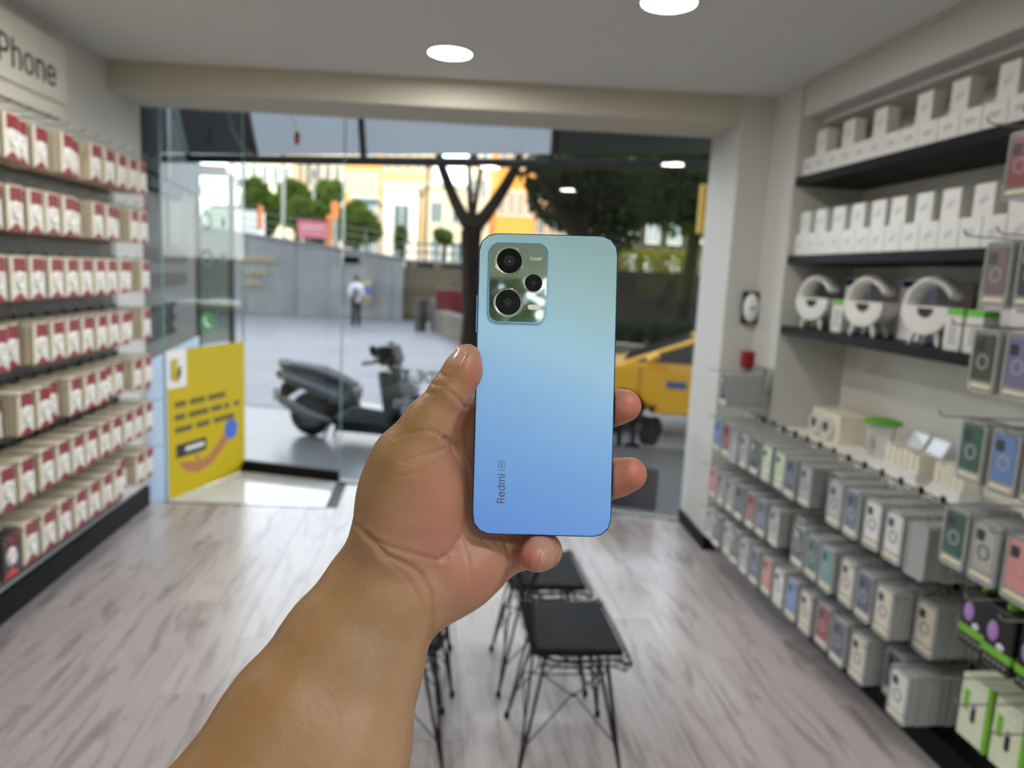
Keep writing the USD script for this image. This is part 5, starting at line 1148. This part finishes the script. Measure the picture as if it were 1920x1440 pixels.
def seg_dist(px, py, line):
    d = np.full(len(px), 1e9)
    for (x0, y0), (x1, y1) in zip(line[:-1], line[1:]):
        dx, dy = x1 - x0, y1 - y0; t = np.clip(((px - x0) * dx + (py - y0) * dy) / (dx * dx + dy * dy), 0, 1)
        d = np.minimum(d, np.hypot(px - x0 - t * dx, py - y0 - t * dy))
    return d
CREASES = [  # (line, half width px, depth mm)
    ([(668, 985), (700, 1012), (742, 1030), (786, 1042), (822, 1050), (836, 1046)], 4.0, 0.7),
    ([(686, 1004), (726, 1042), (768, 1062), (790, 1078), (806, 1110), (809, 1150), (806, 1200)], 5.0, 1.1),
    ([(712, 1040), (752, 1072), (780, 1110), (800, 1160)], 5.0, 0.5),
    ([(833, 824), (850, 842), (866, 876), (873, 916), (875, 960), (868, 1000), (852, 1030), (830, 1046)], 5.0, 1.0),
    ([(836, 820), (858, 838), (874, 870), (881, 910), (884, 950)], 3.5, 0.6),
    ([(752, 868), (784, 856), (812, 848), (832, 840)], 3.0, 0.45),
    ([(744, 880), (790, 864), (830, 846)], 2.5, 0.3),
    ([(760, 812), (800, 806), (818, 812), (833, 822)], 3.0, 0.5),
    ([(738, 822), (770, 812), (800, 812)], 2.5, 0.25),
    ([(742, 896), (776, 888), (800, 886)], 2.5, 0.25), ([(738, 922), (770, 910), (800, 906)], 2.5, 0.25),
    ([(848, 738), (862, 752), (872, 764)], 3.5, 0.8), ([(810, 719), (824, 722), (834, 723)], 3.0, 0.6),
    ([(826, 700), (836, 706), (842, 709)], 2.5, 0.5), ([(800, 738), (816, 737)], 2.5, 0.4),
    ([(941, 1002), (952, 1028), (955, 1060), (946, 1092)], 3.5, 0.8), ([(970, 1008), (971, 1030), (966, 1056)], 4.0, 0.9),
    ([(905, 1012), (930, 1036), (946, 1060)], 3.0, 0.35), ([(866, 1010), (880, 1060), (884, 1110)], 3.0, 0.3),
    ([(1150, 735), (1168, 731)], 2, 0.1),
]
def finish_hand(m):
    V = m.vertices.copy(); N = np.array(m.vertex_normals); px, py = proj_h(V)
    vis = np.clip(N[:, 2] * 2.5, 0, 1)
    dz = np.zeros(len(V))
    for line, w, dep in CREASES:
        d = seg_dist(px, py, line); dz -= dep / 1000 * np.exp(-(d / w) ** 2) * vis
        dz += 0.25 * dep / 1000 * np.exp(-((d - 2.4 * w) / (1.6 * w)) ** 2) * vis
    bump = meshkit.fbm(V * 90, 3, 3) - 0.5
    dz += 0.0010 * bump * (py > 560) * np.where(py > 1050, 1, 0.5)
    V = V + N * dz[:, None]; m.vertices = V
    # skin colour: tan on the arm, pinker palm and finger pads
    tan, tan2, palm, pink, red = (np.array(srgb(*c)) for c in ((150, 112, 72), (168, 133, 104), (174, 128, 106), (174, 114, 96), (178, 102, 90)))
    def blob(cx, cy, rx, ry): return np.exp(-(((px - cx) / rx) ** 2 + ((py - cy) / ry) ** 2))
    L = (px - 722) * 0.87 + (py - 1120) * 0.5            # across the arm, left to right
    w = np.clip((L + 140) / 300, 0, 1)[:, None]
    C = tan * (1 - w) + tan2 * w
    t = np.clip((860 + 0.62 * (px - 640) - 0 - py) / 160 + 0.9, 0, 1)
    along = (px - 722) * 0.5 - (py - 1120) * 0.86         # towards the fingers
    t = np.clip((along + 10) / 120, 0, 1) * np.clip((L + 120) / 130, 0, 1); t = t[:, None]
    C = C * (1 - t) + palm * t
    for (cx, cy, rx, ry, a, col) in [(820, 960, 60, 80, 0.6, pink), (884, 1090, 60, 60, 0.6, pink), (885, 705, 18, 40, 0.75, red), (1185, 765, 45, 40, 0.8, red), (1195, 890, 45, 42, 0.9, red),
                                     (992, 1048, 22, 26, 0.9, red), (862, 800, 20, 60, 0.5, pink), (960, 1020, 30, 30, 0.4, pink)]:
        b = (a * blob(cx, cy, rx, ry))[:, None]; C = C * (1 - b) + col * b
    mott = (meshkit.fbm(V * 140, 3, 11) - 0.5)[:, None] * np.array([0.10, 0.16, 0.16]); C = C * (1 + mott)
    vein = blob(708, 1230, 50, 70)[:, None] * 0.12; C = C * (1 - vein * np.array([1.0, 0.6, 0.4]))
    return m, np.clip(C, 0, 1)

def skin_material(name, attr=True, **kw):
    nodes = {'p': ('principled_bsdf', dict(dict(base_color=srgb(190, 145, 118), roughness=0.46, specular_ior_level=0.42, subsurface_weight=0.12, subsurface_scale=0.006, subsurface_radius=(1, 0.35, 0.2)), **kw)),
             'tc': ('texture_coordinate', {}), 'v': ('voronoi_texture', {'scale': 900.0}), 'n': ('noise_texture', {'scale': 420.0, 'detail': 3.0}),
             'mx': ('math', {'math_type': 'add'}), 'b': ('bump', {'strength': 0.22, 'distance': 0.0006})}
    links = [('tc.object', 'v.vector'), ('tc.object', 'n.vector'), ('v.distance', 'mx.value1'), ('n.fac', 'mx.value2'), ('mx.value', 'b.height'), ('b.normal', 'p.normal')]
    if attr:
        nodes['a'] = ('attribute', {'attribute': 'skin'}); links.append(('a.color', 'p.base_color'))
    M[name] = usdkit.material(stage, '/World/Looks/' + name, nodes, links, surface='p.BSDF')

# telephone frame: centre, size, roll
PHONE_W, PHONE_H, PHONE_T, PHONE_A = 0.0757, 0.1636, 0.0080, math.radians(-1.45)
PHONE_C = hp(1022.0, 722.0, 0.0)
skin_material('skin')
hand_mesh, skin_col = finish_hand(build_hand())
hand = thing('hand', 'tan bare left hand and forearm reaching up to hold the blue phone', 'hand', m=HM)
hb = part(hand, 'forearm_and_palm', hand_mesh, 'skin', smooth=True)
UsdGeom.PrimvarsAPI(hb).CreatePrimvar('skin', Sdf.ValueTypeNames.Color3fArray, 'vertex').Set(Vt.Vec3fArray.FromNumpy(skin_col.astype(np.float32)))
# nails, lifted off the finished surface
from scipy.spatial import cKDTree
def surf(pxs, pys, zmin):
    V = np.array(hand_mesh.vertices); N = np.array(hand_mesh.vertex_normals); qx, qy = proj_h(V); ok = (N[:, 2] > 0.0) & (V[:, 2] > zmin)
    T = cKDTree(np.stack([qx[ok], qy[ok]], 1)); d, i = T.query(np.stack([pxs, pys], 1), k=6)
    w = 1 / (d + 0.6); w /= w.sum(1, keepdims=True)
    return (V[ok][i, 2] * w).sum(1)
def nail(c, axis_deg, L, W, zmin, name, lift=0.0005, flat=0.35):
    nu, nv = 17, 13; a = math.radians(axis_deg); ux, uy = math.cos(a), -math.sin(a); wx, wy = -uy, ux
    U, Vv = np.meshgrid(np.linspace(-1, 1, nu), np.linspace(-1, 1, nv), indexing='ij')
    s = np.sqrt(np.maximum(0, 1 - np.abs(U) ** 3.2))
    pxs = c[0] + ux * U * L / 2 + wx * Vv * s * W / 2; pys = c[1] + uy * U * L / 2 + wy * Vv * s * W / 2
    z = surf(pxs.ravel(), pys.ravel(), zmin).reshape(nu, nv)
    edge = np.maximum(np.abs(U), np.abs(Vv)); z = z + lift * (1 - 0.9 * edge ** 4)
    top = np.array([hp(x, y, zz) for x, y, zz in zip(pxs.ravel(), pys.ravel(), z.ravel())]); bot = top - [0, 0, 0.0012]
    F = []
    for i in range(nu - 1):
        for j in range(nv - 1):
            q = [i * nv + j, (i + 1) * nv + j, (i + 1) * nv + j + 1, i * nv + j + 1]
            F += [(q[0], q[1], q[2]), (q[0], q[2], q[3])]
    F = np.array(F); B = F[:, ::-1] + nu * nv
    m = trimesh.Trimesh(np.vstack([top, bot]), np.vstack([F, B]), process=False)
    if m.face_normals[0][2] < 0: m.invert()
    part(hand, 'fingernail', m, 'nail', smooth=True, label=name)
mat('nail', srgb(178, 134, 118), 0.24, spec=0.5, coat=0.2)
nail((861, 667), 66, 46, 22, -0.02, 'glossy thumb nail')
nail((1020, 1041), 74, 36, 13, -0.03, 'little finger nail')
# a few dark hairs on the forearm
hair = UsdGeom.BasisCurves.Define(stage, str(hand.GetPath()) + '/arm_hair'); hr = np.random.default_rng(5); hpts = []; hcnt = []
sp = [(px, py) for px, py in zip(hr.uniform(400, 740, 150), hr.uniform(1090, 1430, 150)) if (px - 722) * 0.87 + (py - 1120) * 0.5 < 60 and (px - 722) * 0.87 + (py - 1120) * 0.5 > -150][:30]
for px, py in sp:
    a = hr.uniform(0.3, 1.6); l = hr.uniform(6, 13); xs = np.array([px, px + math.cos(a) * l * .4, px + math.cos(a) * l * .75, px + math.cos(a + .3) * l]); ys = np.array([py, py - math.sin(a) * l * .4, py - math.sin(a) * l * .75, py - math.sin(a + .3) * l])
    zz = surf(xs, ys, -0.05) + np.array([-0.0002, 0.0003, 0.0006, 0.0008]); hpts += [hp(x, y, z) for x, y, z in zip(xs, ys, zz)]; hcnt.append(4)
hair.CreatePointsAttr(Vt.Vec3fArray.FromNumpy(np.array(hpts, np.float32))); hair.CreateCurveVertexCountsAttr(Vt.IntArray(hcnt)); hair.CreateTypeAttr('cubic'); hair.CreateBasisAttr('catmullRom'); hair.CreateWrapAttr('pinned')
hair.CreateWidthsAttr(Vt.FloatArray([0.00008])); hair.SetWidthsInterpolation('constant')
mat('hair', srgb(52, 40, 32), 0.5); UsdShade.MaterialBindingAPI.Apply(hair.GetPrim()).Bind(M['hair']); tagp(hair.GetPrim(), kind='stuff')

# ------------------------------------------------------------------ telephone
PM = HM @ np.array([[math.cos(PHONE_A), -math.sin(PHONE_A), 0, PHONE_C[0]], [math.sin(PHONE_A), math.cos(PHONE_A), 0, PHONE_C[1]], [0, 0, 1, 0], [0, 0, 0, 1.0]])
phone = thing('smartphone', 'pale blue smartphone with triple camera, its matte back towards the viewer, held in the hand', 'phone', m=PM)
# back glass: a colour-shifting coat, greener at the top right corner and bluer at the foot
usdkit.material(stage, '/World/Looks/phone_back', {
    'tc': ('texture_coordinate', {}), 'mp': ('mapping', {'location': (0.0, 0.0, 0.0), 'scale': (-2.2, 1.0, 1.0)}), 's': ('separate_xyz', {}), 'ax': ('math', {'math_type': 'multiply_add', 'value2': 2.1, 'value3': 0.52}),
    'ay': ('math', {'math_type': 'multiply_add', 'value2': 5.6, 'value3': 0.0}), 'r': ('rgb_ramp', {'ramp': [(0.0, srgb(108, 160, 255)), (0.28, srgb(126, 180, 255)), (0.50, srgb(150, 198, 255)), (0.64, srgb(164, 212, 248)), (0.82, srgb(158, 200, 214)), (1.0, srgb(146, 180, 188))]}),
    'p': ('principled_bsdf', dict(roughness=0.30, metallic=0.0, specular_ior_level=0.7))},
    [('tc.object', 's.vector'), ('s.y', 'ay.value1'), ('s.x', 'ax.value1'), ('ax.value', 'ay.value3'), ('ay.value', 'r.fac'), ('r.color', 'p.base_color')], surface='p.BSDF')
M['phone_back'] = UsdShade.Material.Get(stage, '/World/Looks/phone_back')
mat('phone_frame', srgb(62, 84, 118), 0.28, metal=0.8)
mat('phone_edge', srgb(120, 160, 214), 0.2, metal=0.8)
mat('phone_screen', srgb(6, 6, 8), 0.08)
mat('island', srgb(186, 200, 196), 0.03, metal=0.95)
mat('lens_ring', srgb(214, 212, 206), 0.18, metal=0.95)
mat('lens_black', srgb(5, 4, 7), 0.2, spec=0.15)
mat('lens_dark', srgb(34, 36, 38), 0.3, spec=0.2)
mat('lens_core', srgb(54, 62, 58), 0.12)
mat('flash', srgb(232, 226, 216), 0.25)
mat('phone_print', srgb(78, 72, 84), 0.4)
def plate(w, h, r, z0, z1, c=0.0006):
    """rounded plate with a chamfered rim"""
    a = rrect(w, h, r, 10); n = 64; rings = []
    def ring(o, z):
        g = a.buffer(-o, quad_segs=10); s = [g.exterior.interpolate(t, normalized=True) for t in np.linspace(0, 1, 96, endpoint=False)]; return np.array([(p.x, p.y, z) for p in s])
    R = [ring(c, z0), ring(0, z0 + c), ring(0, z1 - c), ring(c, z1)]
    V = np.vstack(R + [[(0, 0, z0)], [(0, 0, z1)]]); k = 96; F = []
    for i in range(3):
        for j in range(k):
            j2 = (j + 1) % k; F += [(i * k + j, i * k + j2, (i + 1) * k + j2), (i * k + j, (i + 1) * k + j2, (i + 1) * k + j)]
    for j in range(k):
        j2 = (j + 1) % k; F += [(4 * k, j2, j), (4 * k + 1, 3 * k + j, 3 * k + j2)]
    m = trimesh.Trimesh(V, F, process=False)
    if m.volume < 0: m.invert()
    return m
part(phone, 'frame', plate(PHONE_W, PHONE_H, 0.0098, -0.0072, -0.0008, 0.0004), 'phone_frame', smooth=35)
part(phone, 'back_cover', plate(PHONE_W - 0.0013, PHONE_H - 0.0013, 0.0093, -0.0008, 0.0, 0.00022), 'phone_back', smooth=25)
part(phone, 'screen', plate(PHONE_W - 0.001, PHONE_H - 0.001, 0.0093, -0.0080, -0.0072, 0.0002), 'phone_screen')
def ppx(px, py):                       # photograph to the telephone's own plane
    q = hp(px, py) - PHONE_C; ca, sa = math.cos(PHONE_A), math.sin(PHONE_A)
    return np.array([q[0] * ca + q[1] * sa, -q[0] * sa + q[1] * ca])
def on(mesh, c, z=0.0): mesh = mesh.copy(); mesh.apply_translation((c[0], c[1], z)); return mesh
ic = ppx(971.6, 531); iw, ih = 0.0311, 0.0424
bump_ = part(phone, 'camera_island', on(plate(iw, ih, 0.0052, 0.0, 0.0013, 0.0002), ic), 'island', label='mirror finished camera island')
part(bump_, 'island_rim', on(prism(rrect(iw + 0.0009, ih + 0.0009, 0.0056, 10).difference(rrect(iw, ih, 0.0052, 10)), 0.0, 0.00115), ic), 'phone_edge')
def lens(c, R, ring, core):
    l = part(phone, 'camera_lens', on(lathe([(0, 0), (R, 0), (R, 0.0019), (R - 0.0003, 0.0021), (0, 0.0021)], 40), c, 0.0013), 'lens_black', smooth=30)
    if ring: part(l, 'lens_ring', on(lathe([(R, 0), (R + 0.0011, 0), (R + 0.0012, 0.0016), (R + 0.0006, 0.0024), (R, 0.0022)], 48), c, 0.0013), 'lens_ring', smooth=40)
    else: part(l, 'lens_ring', on(lathe([(R, 0), (R + 0.0003, 0), (R + 0.0003, 0.0018), (R, 0.0021)], 40), c, 0.0013), 'lens_ring', smooth=40)
    part(l, 'inner_barrel', on(lathe([(0, 0), (core, 0), (core, 0.0001), (0, 0.0001)], 32), c, 0.0034), 'lens_dark')
    part(l, 'front_element', on(lathe([(0, 0.0003), (core * 0.25, 0.00025), (core * 0.42, 0.0), (0, 0.0)], 24), c + np.array([0, -0.0005]), 0.0035), 'lens_core', smooth=True)
lens(ppx(955, 491), 0.0067, True, 0.0031); lens(ppx(952.5, 568), 0.0067, True, 0.0023); lens(ppx(1000, 532), 0.0046, False, 0.0013)
part(phone, 'flash', on(prism(rrect(0.0068, 0.0027, 0.0013), 0.0, 0.0003), ppx(1001, 576.5), 0.0013), 'flash', label='pill shaped dual flash')
tm = meshkit.text_mesh('50MP', 0.0017, 0.00005); part(phone, 'island_print', on(tm, ppx(993, 489), 0.0013), 'flash')
# word mark, reading upwards
def up(mesh, c, z=0.0): mesh = xf(mesh, np.array([[0, -1, 0, 0], [1, 0, 0, 0], [0, 0, 1, 0], [0, 0, 0, 1.0]])); mesh.apply_translation((c[0], c[1], z)); return mesh
part(phone, 'word_mark', up(meshkit.text_mesh('Redmi', 0.0041, 0.00004), ppx(945.5, 945)), 'phone_print')
part(phone, 'word_mark', cat_([up(meshkit.text_mesh('5G', 0.0018, 0.00004), ppx(943.2, 878)), on(prism(rrect(0.0036, 0.0050, 0.0008).difference(rrect(0.0032, 0.0046, 0.0006)), 0, 0.00004), ppx(940.5, 873))]), 'phone_print')
part(phone, 'side_button', box(-PHONE_W / 2 - 0.0005, -PHONE_W / 2 + 0.001, ppx(890, 622)[1], ppx(890, 552)[1], -0.0052, -0.0026), 'phone_edge')
